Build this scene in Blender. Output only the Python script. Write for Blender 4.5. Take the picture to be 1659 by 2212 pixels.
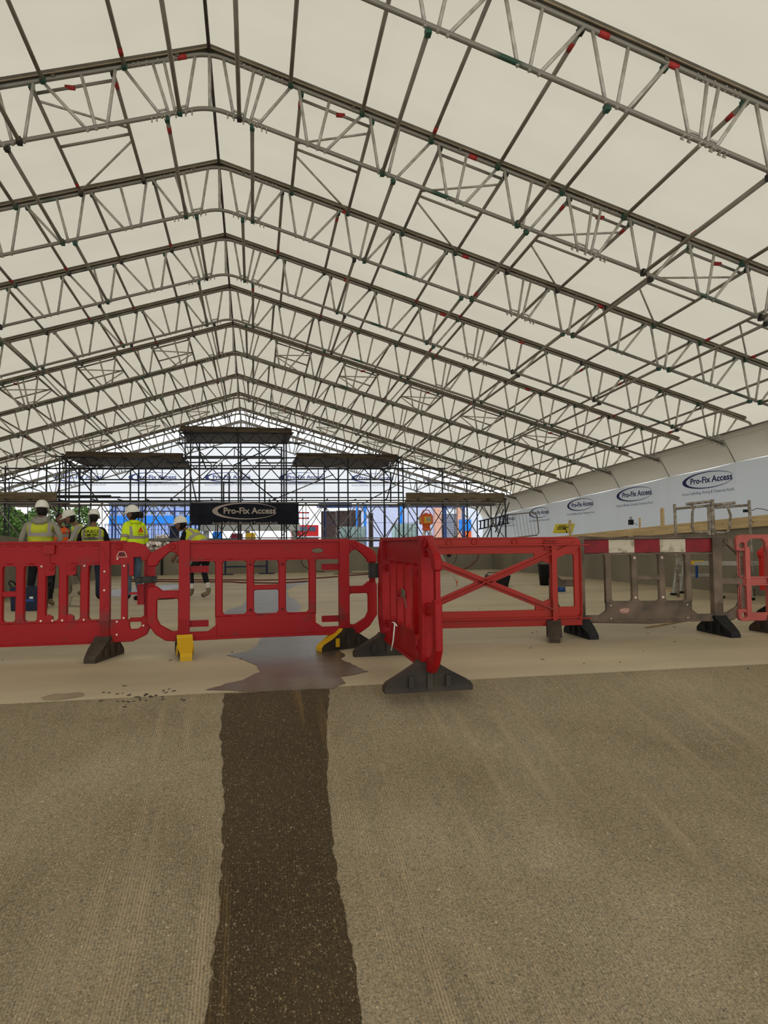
import bpy, math, random
from mathutils import Matrix, Vector
R = random.Random(7)
for o in list(bpy.data.objects): bpy.data.objects.remove(o)
C = bpy.context.scene.collection
sc = bpy.context.scene

# ------------------------------------------------------------------ camera
F, CX, CY, HS = 1422.5, 829.5, 1106.0, .95
YAW = -0.195087
RS = Matrix(((0.99994, 0.00051, -0.01049), (-0.0105, 0.04818, -0.99878), (0.0, 0.99884, 0.04818)))
ZR = Matrix(((math.cos(YAW), -math.sin(YAW), 0), (math.sin(YAW), math.cos(YAW), 0), (0, 0, 1)))
W2C = RS @ ZR.transposed()
C2W = W2C.inverted()
cam = bpy.data.objects.new('camera', bpy.data.cameras.new('camera'))
C.objects.link(cam)
cam.data.sensor_fit = 'HORIZONTAL'; cam.data.sensor_width = 36
cam.data.lens = F / 1659 * 36
cam.data.clip_end = 600
cam.matrix_world = Matrix.Translation((0, 0, HS)) @ (C2W @ Matrix(((1, 0, 0), (0, -1, 0), (0, 0, -1)))).to_4x4()
sc.camera = cam
# ------------------------------------------------------------------ sky and exposure
w = bpy.data.worlds.new('overcast_sky'); sc.world = w; w.use_nodes = True
bg = w.node_tree.nodes['Background']
bg.inputs[0].default_value = (0.93, 0.97, 1.0, 1)
bg.inputs[1].default_value = 2.0
sc.view_settings.view_transform = 'Standard'; sc.view_settings.look = 'None'
sc.view_settings.exposure = 0.0; sc.view_settings.gamma = 1; sc.view_settings.use_curve_mapping = False

# ------------------------------------------------------------------ surveying helpers
RFM = Matrix(((0.999897, 0.0, -0.014355), (0.00049, 0.999416, 0.034158), (0.014346, -0.034162, 0.999313)))
def bearing(px, py): return C2W @ Vector(((px - CX) / F, (py - CY) / F, 1))
def at(px, py, Y):
    d = bearing(px, py); return d * (Y / d.y) + Vector((0, 0, HS))
def atx(px, py, X):
    d = bearing(px, py); return d * (X / d.x) + Vector((0, 0, HS))
def fl(px, py, z=0):
    d = bearing(px, py); return d * ((z - HS) / d.z) + Vector((0, 0, HS))
def dep(px, D):                                  # floor point at optical depth D
    return ZR @ Vector(((px - CX) / F * D, D, 0))
def level(y): return 1.62 - .0342 * y            # true horizontal at wall-top height
RX, RZ, BAY, Y1 = -.4767, 6.8088, 2.5, 8.45
TAN = .3085; CO = .9556; SI = .2948
def roof_m(n):                                   # matrix of roof truss n at its apex
    o = RFM @ Vector((RX, Y1 + BAY * (n - 1), RZ)) + Vector((0, 0, HS))
    return Matrix.Translation(o) @ RFM.to_4x4()

# ------------------------------------------------------------------ materials
MATS = {}
def mat(name, col, rough=.6, metal=0., var=.12, scale=6., bump=0., bscale=40., col2=None, thr=(.45, .6), det=5, coord='Object', spec=.18, stretch=None):
    if name in MATS: return MATS[name]
    m = bpy.data.materials.new(name); m.use_nodes = True
    nt = m.node_tree; b = nt.nodes['Principled BSDF']
    b.inputs['Roughness'].default_value = rough; b.inputs['Metallic'].default_value = metal
    b.inputs['Specular IOR Level'].default_value = spec
    tc = nt.nodes.new('ShaderNodeTexCoord')
    src = tc.outputs[coord]
    if stretch:
        mp = nt.nodes.new('ShaderNodeMapping'); mp.inputs['Scale'].default_value = stretch
        nt.links.new(src, mp.inputs[0]); src = mp.outputs[0]
    n = nt.nodes.new('ShaderNodeTexNoise'); n.inputs['Scale'].default_value = scale; n.inputs['Detail'].default_value = det
    nt.links.new(src, n.inputs['Vector'])
    r = nt.nodes.new('ShaderNodeValToRGB')
    c2 = col2 if col2 else tuple(max(0, c * (1 - var * 2)) for c in col)
    c1 = col if col2 else tuple(min(1, c * (1 + var)) for c in col)
    e = r.color_ramp.elements
    if col2: e[0].position, e[1].position = thr
    else: e[0].position, e[1].position = .3, .7
    e[0].color = (*c2, 1); e[1].color = (*c1, 1)
    nt.links.new(n.outputs['Fac'], r.inputs[0]); nt.links.new(r.outputs[0], b.inputs['Base Color'])
    if bump:
        n2 = nt.nodes.new('ShaderNodeTexNoise'); n2.inputs['Scale'].default_value = bscale; n2.inputs['Detail'].default_value = 4
        nt.links.new(src, n2.inputs['Vector'])
        bp = nt.nodes.new('ShaderNodeBump'); bp.inputs['Strength'].default_value = bump; bp.inputs['Distance'].default_value = .01
        nt.links.new(n2.outputs['Fac'], bp.inputs['Height']); nt.links.new(bp.outputs[0], b.inputs['Normal'])
    MATS[name] = m
    return m
def sheet_mat(name, col, trans, diff, bump=.25, stretch=(1, 1, 1)):
    m = bpy.data.materials.new(name); m.use_nodes = True
    nt = m.node_tree; nt.nodes.clear()
    out = nt.nodes.new('ShaderNodeOutputMaterial')
    t = nt.nodes.new('ShaderNodeBsdfTranslucent'); d = nt.nodes.new('ShaderNodeBsdfDiffuse')
    a = nt.nodes.new('ShaderNodeAddShader')
    tc = nt.nodes.new('ShaderNodeTexCoord'); mp = nt.nodes.new('ShaderNodeMapping'); mp.inputs['Scale'].default_value = stretch
    nt.links.new(tc.outputs['Object'], mp.inputs[0])
    n = nt.nodes.new('ShaderNodeTexNoise'); n.inputs['Scale'].default_value = .8; n.inputs['Detail'].default_value = 3
    nt.links.new(mp.outputs[0], n.inputs['Vector'])
    r = nt.nodes.new('ShaderNodeValToRGB'); e = r.color_ramp.elements; e[0].position = .3; e[1].position = .7
    e[0].color = (*[c * trans * .93 for c in col], 1); e[1].color = (*[c * trans for c in col], 1)
    nt.links.new(n.outputs['Fac'], r.inputs[0]); nt.links.new(r.outputs[0], t.inputs[0])
    d.inputs[0].default_value = (*[c * diff for c in col], 1)
    n2 = nt.nodes.new('ShaderNodeTexNoise'); n2.inputs['Scale'].default_value = 2.2; n2.inputs['Detail'].default_value = 3; n2.inputs['Distortion'].default_value = .6
    nt.links.new(mp.outputs[0], n2.inputs['Vector'])
    bp = nt.nodes.new('ShaderNodeBump'); bp.inputs['Strength'].default_value = bump; bp.inputs['Distance'].default_value = .06
    nt.links.new(n2.outputs['Fac'], bp.inputs['Height'])
    nt.links.new(bp.outputs[0], t.inputs['Normal']); nt.links.new(bp.outputs[0], d.inputs['Normal'])
    nt.links.new(t.outputs[0], a.inputs[0]); nt.links.new(d.outputs[0], a.inputs[1]); nt.links.new(a.outputs[0], out.inputs[0])
    MATS[name] = m
    return m
def ramp_mat(name, wet):
    m = bpy.data.materials.new(name); m.use_nodes = True
    nt = m.node_tree; L = nt.links; N = nt.nodes.new; b = nt.nodes['Principled BSDF']
    tc = N('ShaderNodeTexCoord'); O = tc.outputs['Object']
    def noise(scale, det, st=None, dist=0):
        n = N('ShaderNodeTexNoise'); n.inputs['Scale'].default_value = scale; n.inputs['Detail'].default_value = det; n.inputs['Distortion'].default_value = dist
        if st:
            mp = N('ShaderNodeMapping'); mp.inputs['Scale'].default_value = st; L.new(O, mp.inputs[0]); L.new(mp.outputs[0], n.inputs['Vector'])
        else: L.new(O, n.inputs['Vector'])
        return n.outputs['Fac']
    def ramp(fac, *st):
        r = N('ShaderNodeValToRGB'); e = r.color_ramp.elements
        while len(e) < len(st): e.new(.5)
        for k, (p, c) in enumerate(st): e[k].position = p; e[k].color = (*c, 1) if len(c) == 3 else c
        L.new(fac, r.inputs[0]); return r.outputs[0]
    def mix(f, a, bb, mode='MIX'):
        x = N('ShaderNodeMix'); x.data_type = 'RGBA'; x.blend_type = mode
        if isinstance(f, float): x.inputs[0].default_value = f
        else: L.new(f, x.inputs[0])
        for s, q in ((6, a), (7, bb)):
            if isinstance(q, tuple): x.inputs[s].default_value = (*q, 1)
            else: L.new(q, x.inputs[s])
        return x.outputs[2]
    K = (.185, .143, .083) if not wet else (.045, .029, .0125)
    K2 = (.29, .236, .152) if not wet else (.062, .042, .02)
    base = ramp(noise(1.1, 6, dist=.5), (.3, K), (.72, K2))
    fine = ramp(noise(110, 5), (.32, (.42, .42, .42)), (.68, (1.4, 1.4, 1.4)))
    col = mix(.7, base, fine, 'MULTIPLY')
    # bands left by the tining rake, paler and rougher
    band = noise(1.0, 4, (8.5, .3, .3), .15)
    patch = noise(2.2, 4, (1, .6, 1))
    mm = N('ShaderNodeMath'); mm.operation = 'MULTIPLY'
    L.new(ramp(band, (.53, (0, 0, 0)), (.64, (1, 1, 1))), mm.inputs[0]); L.new(ramp(patch, (.42, (.05, .05, .05)), (.62, (1, 1, 1))), mm.inputs[1])
    wv = N('ShaderNodeTexWave'); wv.wave_type = 'BANDS'; wv.bands_direction = 'X'
    wv.inputs['Scale'].default_value = 26; wv.inputs['Distortion'].default_value = 1.6; wv.inputs['Detail'].default_value = 3; wv.inputs['Detail Scale'].default_value = .8
    L.new(O, wv.inputs['Vector'])
    lines = ramp(wv.outputs['Fac'], (.25, (.15, .15, .15)), (.7, (1, 1, 1)))
    mk = N('ShaderNodeMath'); mk.operation = 'MULTIPLY'; L.new(mm.outputs[0], mk.inputs[0]); L.new(lines, mk.inputs[1])
    groove = ramp(wv.outputs['Fac'], (.1, (.8, .8, .8)), (.6, (1.05, 1.05, 1.05)))
    col = mix(ramp(patch, (.36, (.12, .12, .12)), (.6, (.9, .9, .9))), col, mix(1.0, col, groove, 'MULTIPLY'))
    col = mix(mk.outputs[0], col, (.33, .25, .15) if not wet else (.15, .088, .03))
    # exposed stones
    for sc_, th, pal in ((75, .15, 1), (170, .2, 2)):
        v = N('ShaderNodeTexVoronoi'); v.inputs['Scale'].default_value = sc_; v.inputs['Randomness'].default_value = 1
        wn = N('ShaderNodeTexNoise'); wn.inputs['Scale'].default_value = sc_ * .9; L.new(O, wn.inputs['Vector'])
        va = N('ShaderNodeVectorMath'); va.operation = 'MULTIPLY_ADD'; L.new(wn.outputs['Color'], va.inputs[0]); va.inputs[1].default_value = (1.1 / sc_, 2.4 / sc_, 1.1 / sc_); L.new(O, va.inputs[2]); L.new(va.outputs[0], v.inputs['Vector'])
        hsv = N('ShaderNodeSeparateColor'); L.new(v.outputs['Color'], hsv.inputs[0])
        near = ramp(v.outputs['Distance'], (th * 1.3, (1, 1, 1)), (th * 2.4, (0, 0, 0)))
        pick = ramp(hsv.outputs[0], (.64, (0, 0, 0)), (.72, (1, 1, 1)))
        q = N('ShaderNodeMath'); q.operation = 'MULTIPLY'; L.new(near, q.inputs[0]); L.new(pick, q.inputs[1])
        k = 1.0 if not wet else .62
        sc1 = ramp(hsv.outputs[1], (0., (.035 * k, .03 * k, .03 * k)), (.3, (.12 * k, .085 * k, .06 * k)), (.5, (.36 * k, .22 * k, .09 * k)), (.75, (.38 * k, .28 * k, .15 * k)), (1., (.5 * k, .42 * k, .29 * k)))
        q2 = N('ShaderNodeMath'); q2.operation = 'MULTIPLY'; L.new(q.outputs[0], q2.inputs[0]); q2.inputs[1].default_value = .8
        col = mix(q2.outputs[0], col, sc1)
    L.new(col, b.inputs['Base Color'])
    b.inputs['Roughness'].default_value = .85 if not wet else .5
    b.inputs['Specular IOR Level'].default_value = .2 if not wet else .15
    # tined grooves
    h = N('ShaderNodeMath'); h.operation = 'MULTIPLY'; L.new(wv.outputs['Fac'], h.inputs[0]); L.new(ramp(patch, (.35, (.1, .1, .1)), (.6, (.7, .7, .7))), h.inputs[1])
    ad = N('ShaderNodeMath'); ad.operation = 'ADD'; L.new(h.outputs[0], ad.inputs[0]); L.new(noise(120, 3), ad.inputs[1])
    bp = N('ShaderNodeBump'); bp.inputs['Strength'].default_value = .55; bp.inputs['Distance'].default_value = .006
    L.new(ad.outputs[0], bp.inputs['Height']); L.new(bp.outputs[0], b.inputs['Normal'])
    MATS[name] = m
    return m

ROOF = sheet_mat('roof_sheeting', (1, .905, .725), .29, .25, .12, (.5, 2.0, 1))
GABLE = sheet_mat('gable_sheeting', (.97, .98, 1), .66, .3, .15)
SIDE = sheet_mat('side_sheeting', (.95, .97, .98), .18, .36, .2, (1, 1.5, .35))
FLAP = sheet_mat('eave_flap_sheeting', (1, .93, .80), .14, .54, .3, (.6, 1.5, .6))
SLAB = mat('smooth_concrete', (.414, .34, .222), .58, var=.13, scale=.7, bump=.12, bscale=25, det=8, stretch=(.55, 1.6, 1), spec=.42)
RAMP = ramp_mat('tined_concrete', False); RAMPW = ramp_mat('wet_tined_concrete', True)
WETS = mat('wet_concrete', (.11, .083, .056), .3, var=.22, scale=2.5, bump=.25, bscale=50, det=7, spec=.5)
WALL = mat('cast_concrete', (.235, .21, .155), .8, var=.1, scale=1.2, bump=.1, det=6, stretch=(1, 1, .4), spec=.2)
GROUND = mat('site_ground', (.42, .4, .36), .9, var=.2, scale=.5)
ALU = mat('aluminium_tube', (.42, .385, .32), .48, .35, var=.14, scale=9)
CHORD = mat('chord_tube', (.21, .19, .15), .45, .35, col2=(.035, .07, .045), thr=(.33, .4), scale=.75, det=3)
RAIL = mat('keder_rail', (.13, .11, .08), .5, .35, var=.2, scale=3)
RAILY = mat('keder_rail_lip', (.30, .235, .15), .5, .2, var=.1)
TUBE = mat('galvanised_tube', (.30, .27, .21), .5, .35, col2=(.18, .16, .125), thr=(.3, .7), scale=2, det=3)
RIDGE = mat('ridge_tube', (.09, .075, .065), .55, .3, var=.2)
GREEN = mat('green_coupler', (.03, .085, .055), .5, .2, var=.2)
BLACKM = mat('dark_coupler', (.03, .03, .028), .5, .3, var=.2)
REDTAG = mat('red_tag', (.33, .03, .025), .5, var=.1)
GANT = mat('gantry_steel', (.06, .062, .066), .55, .4, col2=(.03, .032, .04), thr=(.35, .65), scale=3)
GANTL = mat('gantry_aluminium', (.33, .315, .27), .5, .4, var=.15, scale=5)
BOARD = mat('scaffold_board', (.1, .072, .046), .85, var=.3, scale=3, stretch=(.4, 6, 6))
BOARDL = mat('toe_board', (.2, .148, .09), .8, var=.25, scale=3, stretch=(.5, 5, 6))
TIMBER = mat('new_pine', (.62, .455, .24), .65, var=.13, scale=4, stretch=(4, .5, 6))
RED = mat('barrier_red', (.255, .003, .004), .5, var=.12, scale=5, col2=None, bump=.05)
REDD = mat('barrier_red_scuffed', (.255, .004, .005), .5, col2=(.13, .022, .016), thr=(.3, .44), scale=4, det=8)
REDO = mat('barrier_orange_red', (.29, .018, .009), .5, col2=(.14, .035, .02), thr=(.25, .42), scale=4, det=8)
REDP = mat('barrier_faded_red', (.36, .08, .062), .55, var=.12, scale=4)
REDB = mat('barrier_bright_red', (.5, .02, .015), .45, var=.08)
BROWN = mat('barrier_muddy', (.15, .105, .07), .75, col2=(.055, .042, .029), thr=(.3, .65), scale=5, det=8, bump=.2)
REFR = mat('reflective_red', (.17, .006, .008), .5, var=.12, scale=9)
REFW = mat('reflective_white', (.42, .36, .25), .6, col2=(.16, .12, .07), thr=(.33, .5), scale=9, det=9, bump=.5)
RUBBER = mat('black_rubber', (.02, .016, .012), .6, col2=(.042, .031, .02), thr=(.4, .7), scale=5, det=7, bump=.15)
RUBBERB = mat('clean_black_rubber', (.012, .012, .012), .55, var=.2)
RUBBERM = mat('muddy_rubber', (.06, .043, .029), .75, col2=(.035, .026, .018), thr=(.35, .65), scale=6, bump=.2)
YELF = mat('yellow_foot', (.48, .27, .01), .5, col2=(.12, .07, .01), thr=(.27, .36), scale=9, det=6)
BLACK = mat('black_plastic', (.012, .012, .013), .4, var=.2)
WHITEP = mat('white_plastic', (.72, .69, .6), .4, var=.05)
NAVY = mat('navy_plastic', (.008, .012, .03), .35, var=.2)
BLUEP = mat('blue_plastic', (.02, .06, .2), .4, var=.1)
YELP = mat('yellow_plastic', (.6, .36, .02), .45, var=.1)
ORNG = mat('orange_plastic', (.6, .1, .02), .45, var=.1)
INK = mat('navy_print', (.025, .03, .13), .6, var=.05)
INKW = mat('blush_print', (.5, .42, .36), .7, var=.03)
BANNER = mat('banner_cloth', (.014, .016, .026), .75, var=.25, scale=2, bump=.2, bscale=5)
INKK = mat('black_print', (.02, .02, .015), .7, var=.03)
DARK = mat('opening_shadow_grey', (.03, .03, .03), .8)
TANP = mat('pale_rivet_pinhole', (.6, .45, .33), .6)

# ------------------------------------------------------------------ mesh helpers
class MB:
    def __init__(s): s.v = []; s.f = []; s.m = []; s.s = []
    def add(s, vs, fs, mi=0, sm=False):
        o = len(s.v); s.v += [tuple(p) for p in vs]
        for f in fs: s.f.append([i + o for i in f]); s.m.append(mi); s.s.append(sm)
        return s
    def box(s, c, d, rot=None, mi=0, top=1.0):
        vs = []
        for z in (-.5, .5):
            k = top if z > 0 else 1
            for x, y in ((-.5, -.5), (.5, -.5), (.5, .5), (-.5, .5)):
                p = Vector((x * d[0] * k, y * d[1] * k, z * d[2]))
                if rot: p = rot @ p
                vs.append(p + Vector(c))
        return s.add(vs, [(3, 2, 1, 0), (4, 5, 6, 7), (0, 1, 5, 4), (1, 2, 6, 5), (2, 3, 7, 6), (3, 0, 4, 7)], mi)
    def bar(s, p, q, wd, th, up=(0, 0, 1), mi=0):          # rectangular bar from p to q
        p = Vector(p); q = Vector(q); d = (q - p); l = d.length; d.normalize()
        a = d.cross(Vector(up)); a = a.normalized() if a.length > 1e-5 else Vector((1, 0, 0)); b = a.cross(d)
        return s.box((p + q) / 2, (l, wd, th), Matrix((d, a, b)).transposed(), mi)
    def tube(s, p, q, r=.024, n=8, mi=0, r2=None):
        return s.path([p, q], r, n, mi, r2)
    def path(s, pts, r, n=8, mi=0, r2=None, closed=False):
        pts = [Vector(p) for p in pts]; N = len(pts); o = len(s.v); ref = None
        for i, p in enumerate(pts):
            if closed: d = pts[(i + 1) % N] - pts[i - 1]
            else: d = pts[min(i + 1, N - 1)] - pts[max(i - 1, 0)]
            d.normalize()
            if ref is None: ref = Vector((0, 0, 1)) if abs(d.z) < .9 else Vector((1, 0, 0))
            a = d.cross(ref).normalized(); b = a.cross(d); ref = b
            rr = r if r2 is None else r + (r2 - r) * i / (N - 1)
            for k in range(n):
                t = 2 * math.pi * k / n
                s.v.append(tuple(p + a * math.cos(t) * rr + b * math.sin(t) * rr))
        for i in range(N if closed else N - 1):
            j = (i + 1) % N
            for k in range(n):
                s.f.append([o + i * n + k, o + i * n + (k + 1) % n, o + j * n + (k + 1) % n, o + j * n + k]); s.m.append(mi); s.s.append(True)
        if not closed:
            s.f.append([o + k for k in range(n)][::-1]); s.f.append([o + (N - 1) * n + k for k in range(n)])
            s.m += [mi, mi]; s.s += [False, False]
        return s
    def lathe(s, prof, c=(0, 0, 0), n=20, mi=0, rot=None, sx=1, sy=1):
        o = len(s.v); c = Vector(c)
        for r, z in prof:
            for k in range(n):
                t = 2 * math.pi * k / n
                p = Vector((r * sx * math.cos(t), r * sy * math.sin(t), z))
                if rot: p = rot @ p
                s.v.append(tuple(p + c))
        for i in range(len(prof) - 1):
            for k in range(n):
                s.f.append([o + i * n + k, o + i * n + (k + 1) % n, o + (i + 1) * n + (k + 1) % n, o + (i + 1) * n + k]); s.m.append(mi); s.s.append(True)
        s.f.append([o + k for k in range(n)][::-1]); s.f.append([o + (len(prof) - 1) * n + k for k in range(n)])
        s.m += [mi, mi]; s.s += [False, False]
        return s
    def prism(s, poly, y0, y1, mi=0):                     # outline in xz pushed along y
        n = len(poly); vs = [(x, y0, z) for x, z in poly] + [(x, y1, z) for x, z in poly]
        fs = [list(range(n)), list(range(2 * n - 1, n - 1, -1))] + [[(i + 1) % n, i, i + n, (i + 1) % n + n] for i in range(n)]
        return s.add(vs, fs, mi)
    def mesh(s, name, mats):
        me = bpy.data.meshes.new(name); me.from_pydata(s.v, [], s.f)
        for m in (mats if isinstance(mats, (list, tuple)) else [mats]): me.materials.append(m)
        me.polygons.foreach_set('material_index', s.m); me.polygons.foreach_set('use_smooth', s.s)
        me.update(); return me
    def build(s, name, mats, parent=None, loc=None): return link(name, s.mesh(name, mats), parent, loc)
def link(name, me, parent=None, loc=None):
    o = bpy.data.objects.new(name, me); C.objects.link(o)
    if parent: o.parent = parent
    if loc is not None: o.location = loc
    return o
def tag(o, label=None, cat=None, group=None, kind=None):
    for k, v in (('label', label), ('category', cat), ('group', group), ('kind', kind)):
        if v: o[k] = v
    return o
def thing(name, label, cat, loc=(0, 0, 0), rz=0, group=None, mw=None):
    o = bpy.data.objects.new(name, None); C.objects.link(o); o.empty_display_size = .2
    if mw is not None: o.matrix_world = mw
    else: o.location = loc; o.rotation_euler = (0, 0, rz)
    return tag(o, label, cat, group)
def structure(name, mb, mats, label=None): return tag(mb.build(name, mats), label, None, None, 'structure')
def arc(c, r, a0, a1, n=5): return [(c[0] + r * math.cos(math.radians(a0 + (a1 - a0) * k / n)), c[1] + r * math.sin(math.radians(a0 + (a1 - a0) * k / n))) for k in range(n + 1)]
def rounded(pts, rad, n=4):
    out = []; N = len(pts)
    for i in range(N):
        r = rad[i] if isinstance(rad, (list, tuple)) else rad
        p = Vector(pts[i]); a = Vector(pts[i - 1]) - p; b = Vector(pts[(i + 1) % N]) - p
        if r <= 0: out.append(tuple(p)); continue
        an = a.angle(b); t = min(r / math.tan(an / 2), a.length * .48, b.length * .48)
        p0 = p + a.normalized() * t; p1 = p + b.normalized() * t
        for k in range(n + 1):
            u = k / n; out.append(tuple((p0 * (1 - u) ** 2 + p * 2 * u * (1 - u) + p1 * u * u)))
    return out
def curve_mesh(cu, m):
    o = bpy.data.objects.new('tmp', cu); C.objects.link(o); bpy.context.view_layer.update()
    me = bpy.data.meshes.new_from_object(o.evaluated_get(bpy.context.evaluated_depsgraph_get()))
    bpy.data.objects.remove(o); bpy.data.curves.remove(cu); me.transform(m); me.materials.clear()
    return me
UPR = Matrix.Rotation(math.pi / 2, 4, 'X')
def plate(outline, holes, th, m, bevel=.005):            # plate with holes, standing in xz
    cu = bpy.data.curves.new('p', 'CURVE'); cu.dimensions = '2D'; cu.fill_mode = 'BOTH'
    cu.extrude = th / 2 - bevel; cu.bevel_depth = bevel; cu.bevel_resolution = 0
    for ring in [outline] + holes:
        sp = cu.splines.new('POLY'); sp.points.add(len(ring) - 1); sp.use_cyclic_u = True
        for p, q in zip(sp.points, ring): p.co = (q[0], q[1], 0, 1)
    me = curve_mesh(cu, UPR); me.materials.append(m); return me
def text_mesh(txt, size, m, bold=0., space=1., th=.001, align='CENTER', lines=1., sx=1.):
    cu = bpy.data.curves.new('t', 'FONT'); cu.body = txt; cu.size = size; cu.align_x = align; cu.align_y = 'CENTER'
    cu.extrude = th; cu.offset = bold; cu.space_character = space; cu.space_line = lines; cu.resolution_u = 2
    me = curve_mesh(cu, UPR @ Matrix.Diagonal((sx, 1, 1, 1))); me.materials.append(m); return me
def merge(name, meshes, mats):
    mb = MB()
    for me, mi in meshes: mb.add([v.co for v in me.vertices], [list(p.vertices) for p in me.polygons], mi)
    return mb.mesh(name, mats)
def swoosh(a, b, mb, thick=.001, mi=0):                   # crescent ellipse of the logo: heavy at the left, open at the right
    n = 56; vs = []
    for k in range(n + 1):
        t = math.radians(16 + 328 * k / n)
        vs.append((a * math.cos(t), b * math.sin(t)))
        vs.append((.075 * a + .912 * a * math.cos(t), .89 * b * math.sin(t)))
    V = []; Fc = []
    for x, z in vs: V.append((x, 0, z))
    for k in range(n): Fc.append((2 * k, 2 * k + 2, 2 * k + 3, 2 * k + 1))
    mb.add(V, Fc, mi)
# the sheet-print logo, one unit wide
def logo_mesh(m, W):
    mb = MB(); swoosh(.5 * W, .107 * W, mb)
    sw = mb.mesh('s', m)
    t1 = text_mesh('Pro-Fix Access', .105 * W, m, bold=.003 * W, th=.0005); t1.transform(Matrix.Translation((.075 * W, 0, .005 * W)))
    wd = max(v.co.x for v in t1.vertices) - min(v.co.x for v in t1.vertices)
    t1.transform(Matrix.Translation((.07 * W, 0, -.005 * W)) @ Matrix.Diagonal((.80 * W / wd, 1, 1.05, 1)) @ Matrix.Translation((-.075 * W, 0, 0)))
    t2 = text_mesh('Access Scaffolding, Shoring & Temporary Roofs', .042 * W, m, th=.0005)
    wd = max(v.co.x for v in t2.vertices) - min(v.co.x for v in t2.vertices)
    t2.transform(Matrix.Translation((.0, 0, -.155 * W)) @ Matrix.Diagonal((1.0 * W / wd, 1, 1.25, 1)))
    return merge('logo', [(sw, 0), (t1, 0), (t2, 0)], [m])

# ================================================================== THE SETTING
EDGE = 4.47; RS_ = .238                                # brow of the ramp, its fall
def ramp_z(y):
    d = EDGE - y
    if d <= -.25: return 0.
    if d < .25: return -RS_ * (d + .25) ** 2 / 1.0
    return -RS_ * d
mb = MB()                                              # slab with its brow rounded over
ys = [EDGE + .02 + .03 * k for k in range(10)] + [6, 9, 14, 19, 23.2]
xs = [-12, -8, -4.6, -2, 0, 2, 5, 8.6]
vs = [(x, y, ramp_z(y)) for y in ys for x in xs]
nx = len(xs)
mb.add(vs, [(j * nx + i, j * nx + i + 1, (j + 1) * nx + i + 1, (j + 1) * nx + i) for j in range(len(ys) - 1) for i in range(nx - 1)], 0, True)
structure('floor', mb, SLAB, 'smooth pale beige concrete slab beyond the brow of the ramp')
mb = MB()
ys = [-9, -4, -1, 1, 2, 3, 4] + [EDGE - .25 + .027 * k for k in range(11)]
vs = [(x, y, ramp_z(y)) for y in ys for x in xs]
mb.add(vs, [(j * nx + i, j * nx + i + 1, (j + 1) * nx + i + 1, (j + 1) * nx + i) for j in range(len(ys) - 1) for i in range(nx - 1)], 0, True)
structure('ramp', mb, RAMP, 'tined concrete ramp falling towards the viewer with exposed stones')
mb = MB(); mb.box((0, 122.96, -.35), (240, 200, .3)); mb.box((64.4, 11, -.352), (111.2, 24, .3)); mb.box((-62.5, 11, -.352), (115.2, 24, .3)); structure('ground', mb, GROUND, 'pale bare site ground outside the walls')
def wall(name, x0, x1, y0, y1, label, n=6):
    m = MB(); vs = []
    for k in range(n + 1):
        u = k / n
        for x, y in ((x0, y0 + (y1 - y0) * u), (x1, y0 + (y1 - y0) * u)):
            vs += [(x, y, -.3 if y > EDGE else ramp_z(y) - .3), (x, y, level(y))]
    fs = []
    for k in range(n):
        a, b = 4 * k, 4 * k + 4
        fs += [(a, a + 1, b + 1, b), (a + 2, b + 2, b + 3, a + 3), (a + 1, a + 3, b + 3, b + 1), (a, b, b + 2, a + 2)]
    fs += [(0, 2, 3, 1), (4 * n, 4 * n + 1, 4 * n + 3, 4 * n + 2)]
    m.add(vs, fs); return structure(name, m, WALL, label)
wall('wall_right', 8.45, 8.8, 1.5, 22.95, 'grey cast concrete retaining wall along the right side')
wall('wall_left', -4.85, -4.5, 12.3, 22.95, 'grey cast concrete wall running away on the left')
wall('wall_front', -9.5, -4.852, 12.3, 12.62, 'grey concrete wall end facing the viewer at far left', 1)
m = wall('wall_far', -4.5, 8.45, 22.6, 22.95, 'low grey concrete wall closing the far end of the slab', 1)

# ------------------------------------------------------------------ roof sheeting, one panel a bay and slope
ceil = thing('ceiling', 'white translucent sheeting of the temporary roof', None); ceil['kind'] = 'structure'; del ceil['label']
def sheet_panel(side, y0, nx=22, ny=6):
    m = MB(); vs = []
    for j in range(ny + 1):
        v = j / ny
        for i in range(nx + 1):
            u = i / nx * 12.15
            z = -u * TAN + .105 - .035 * math.sin(math.pi * v) * (1 if u > .4 else u / .4)
            vs.append((side * u, BAY * v, z))
        vs.append((side * 12.32, BAY * v, -12.2 * TAN - .12)); vs.append((side * 12.36, BAY * v, -12.2 * TAN - .42))
    n = nx + 3
    fs = [(j * n + i, j * n + i + 1, (j + 1) * n + i + 1, (j + 1) * n + i) for j in range(ny) for i in range(n - 1)]
    m.add(vs, fs, 0, True); return m.mesh('roof_sheet', ROOF)
SP = {s: sheet_panel(s, 0) for s in (1, -1)}
SPG = {s: SP[s].copy() for s in SP}
for me in SPG.values(): me.materials[0] = GABLE
for n in range(-5, 10):
    for s in (1, -1):
        o = link('roof_sheet', (SPG if n == 9 else SP)[s], ceil); o.matrix_world = roof_m(n)

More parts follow.
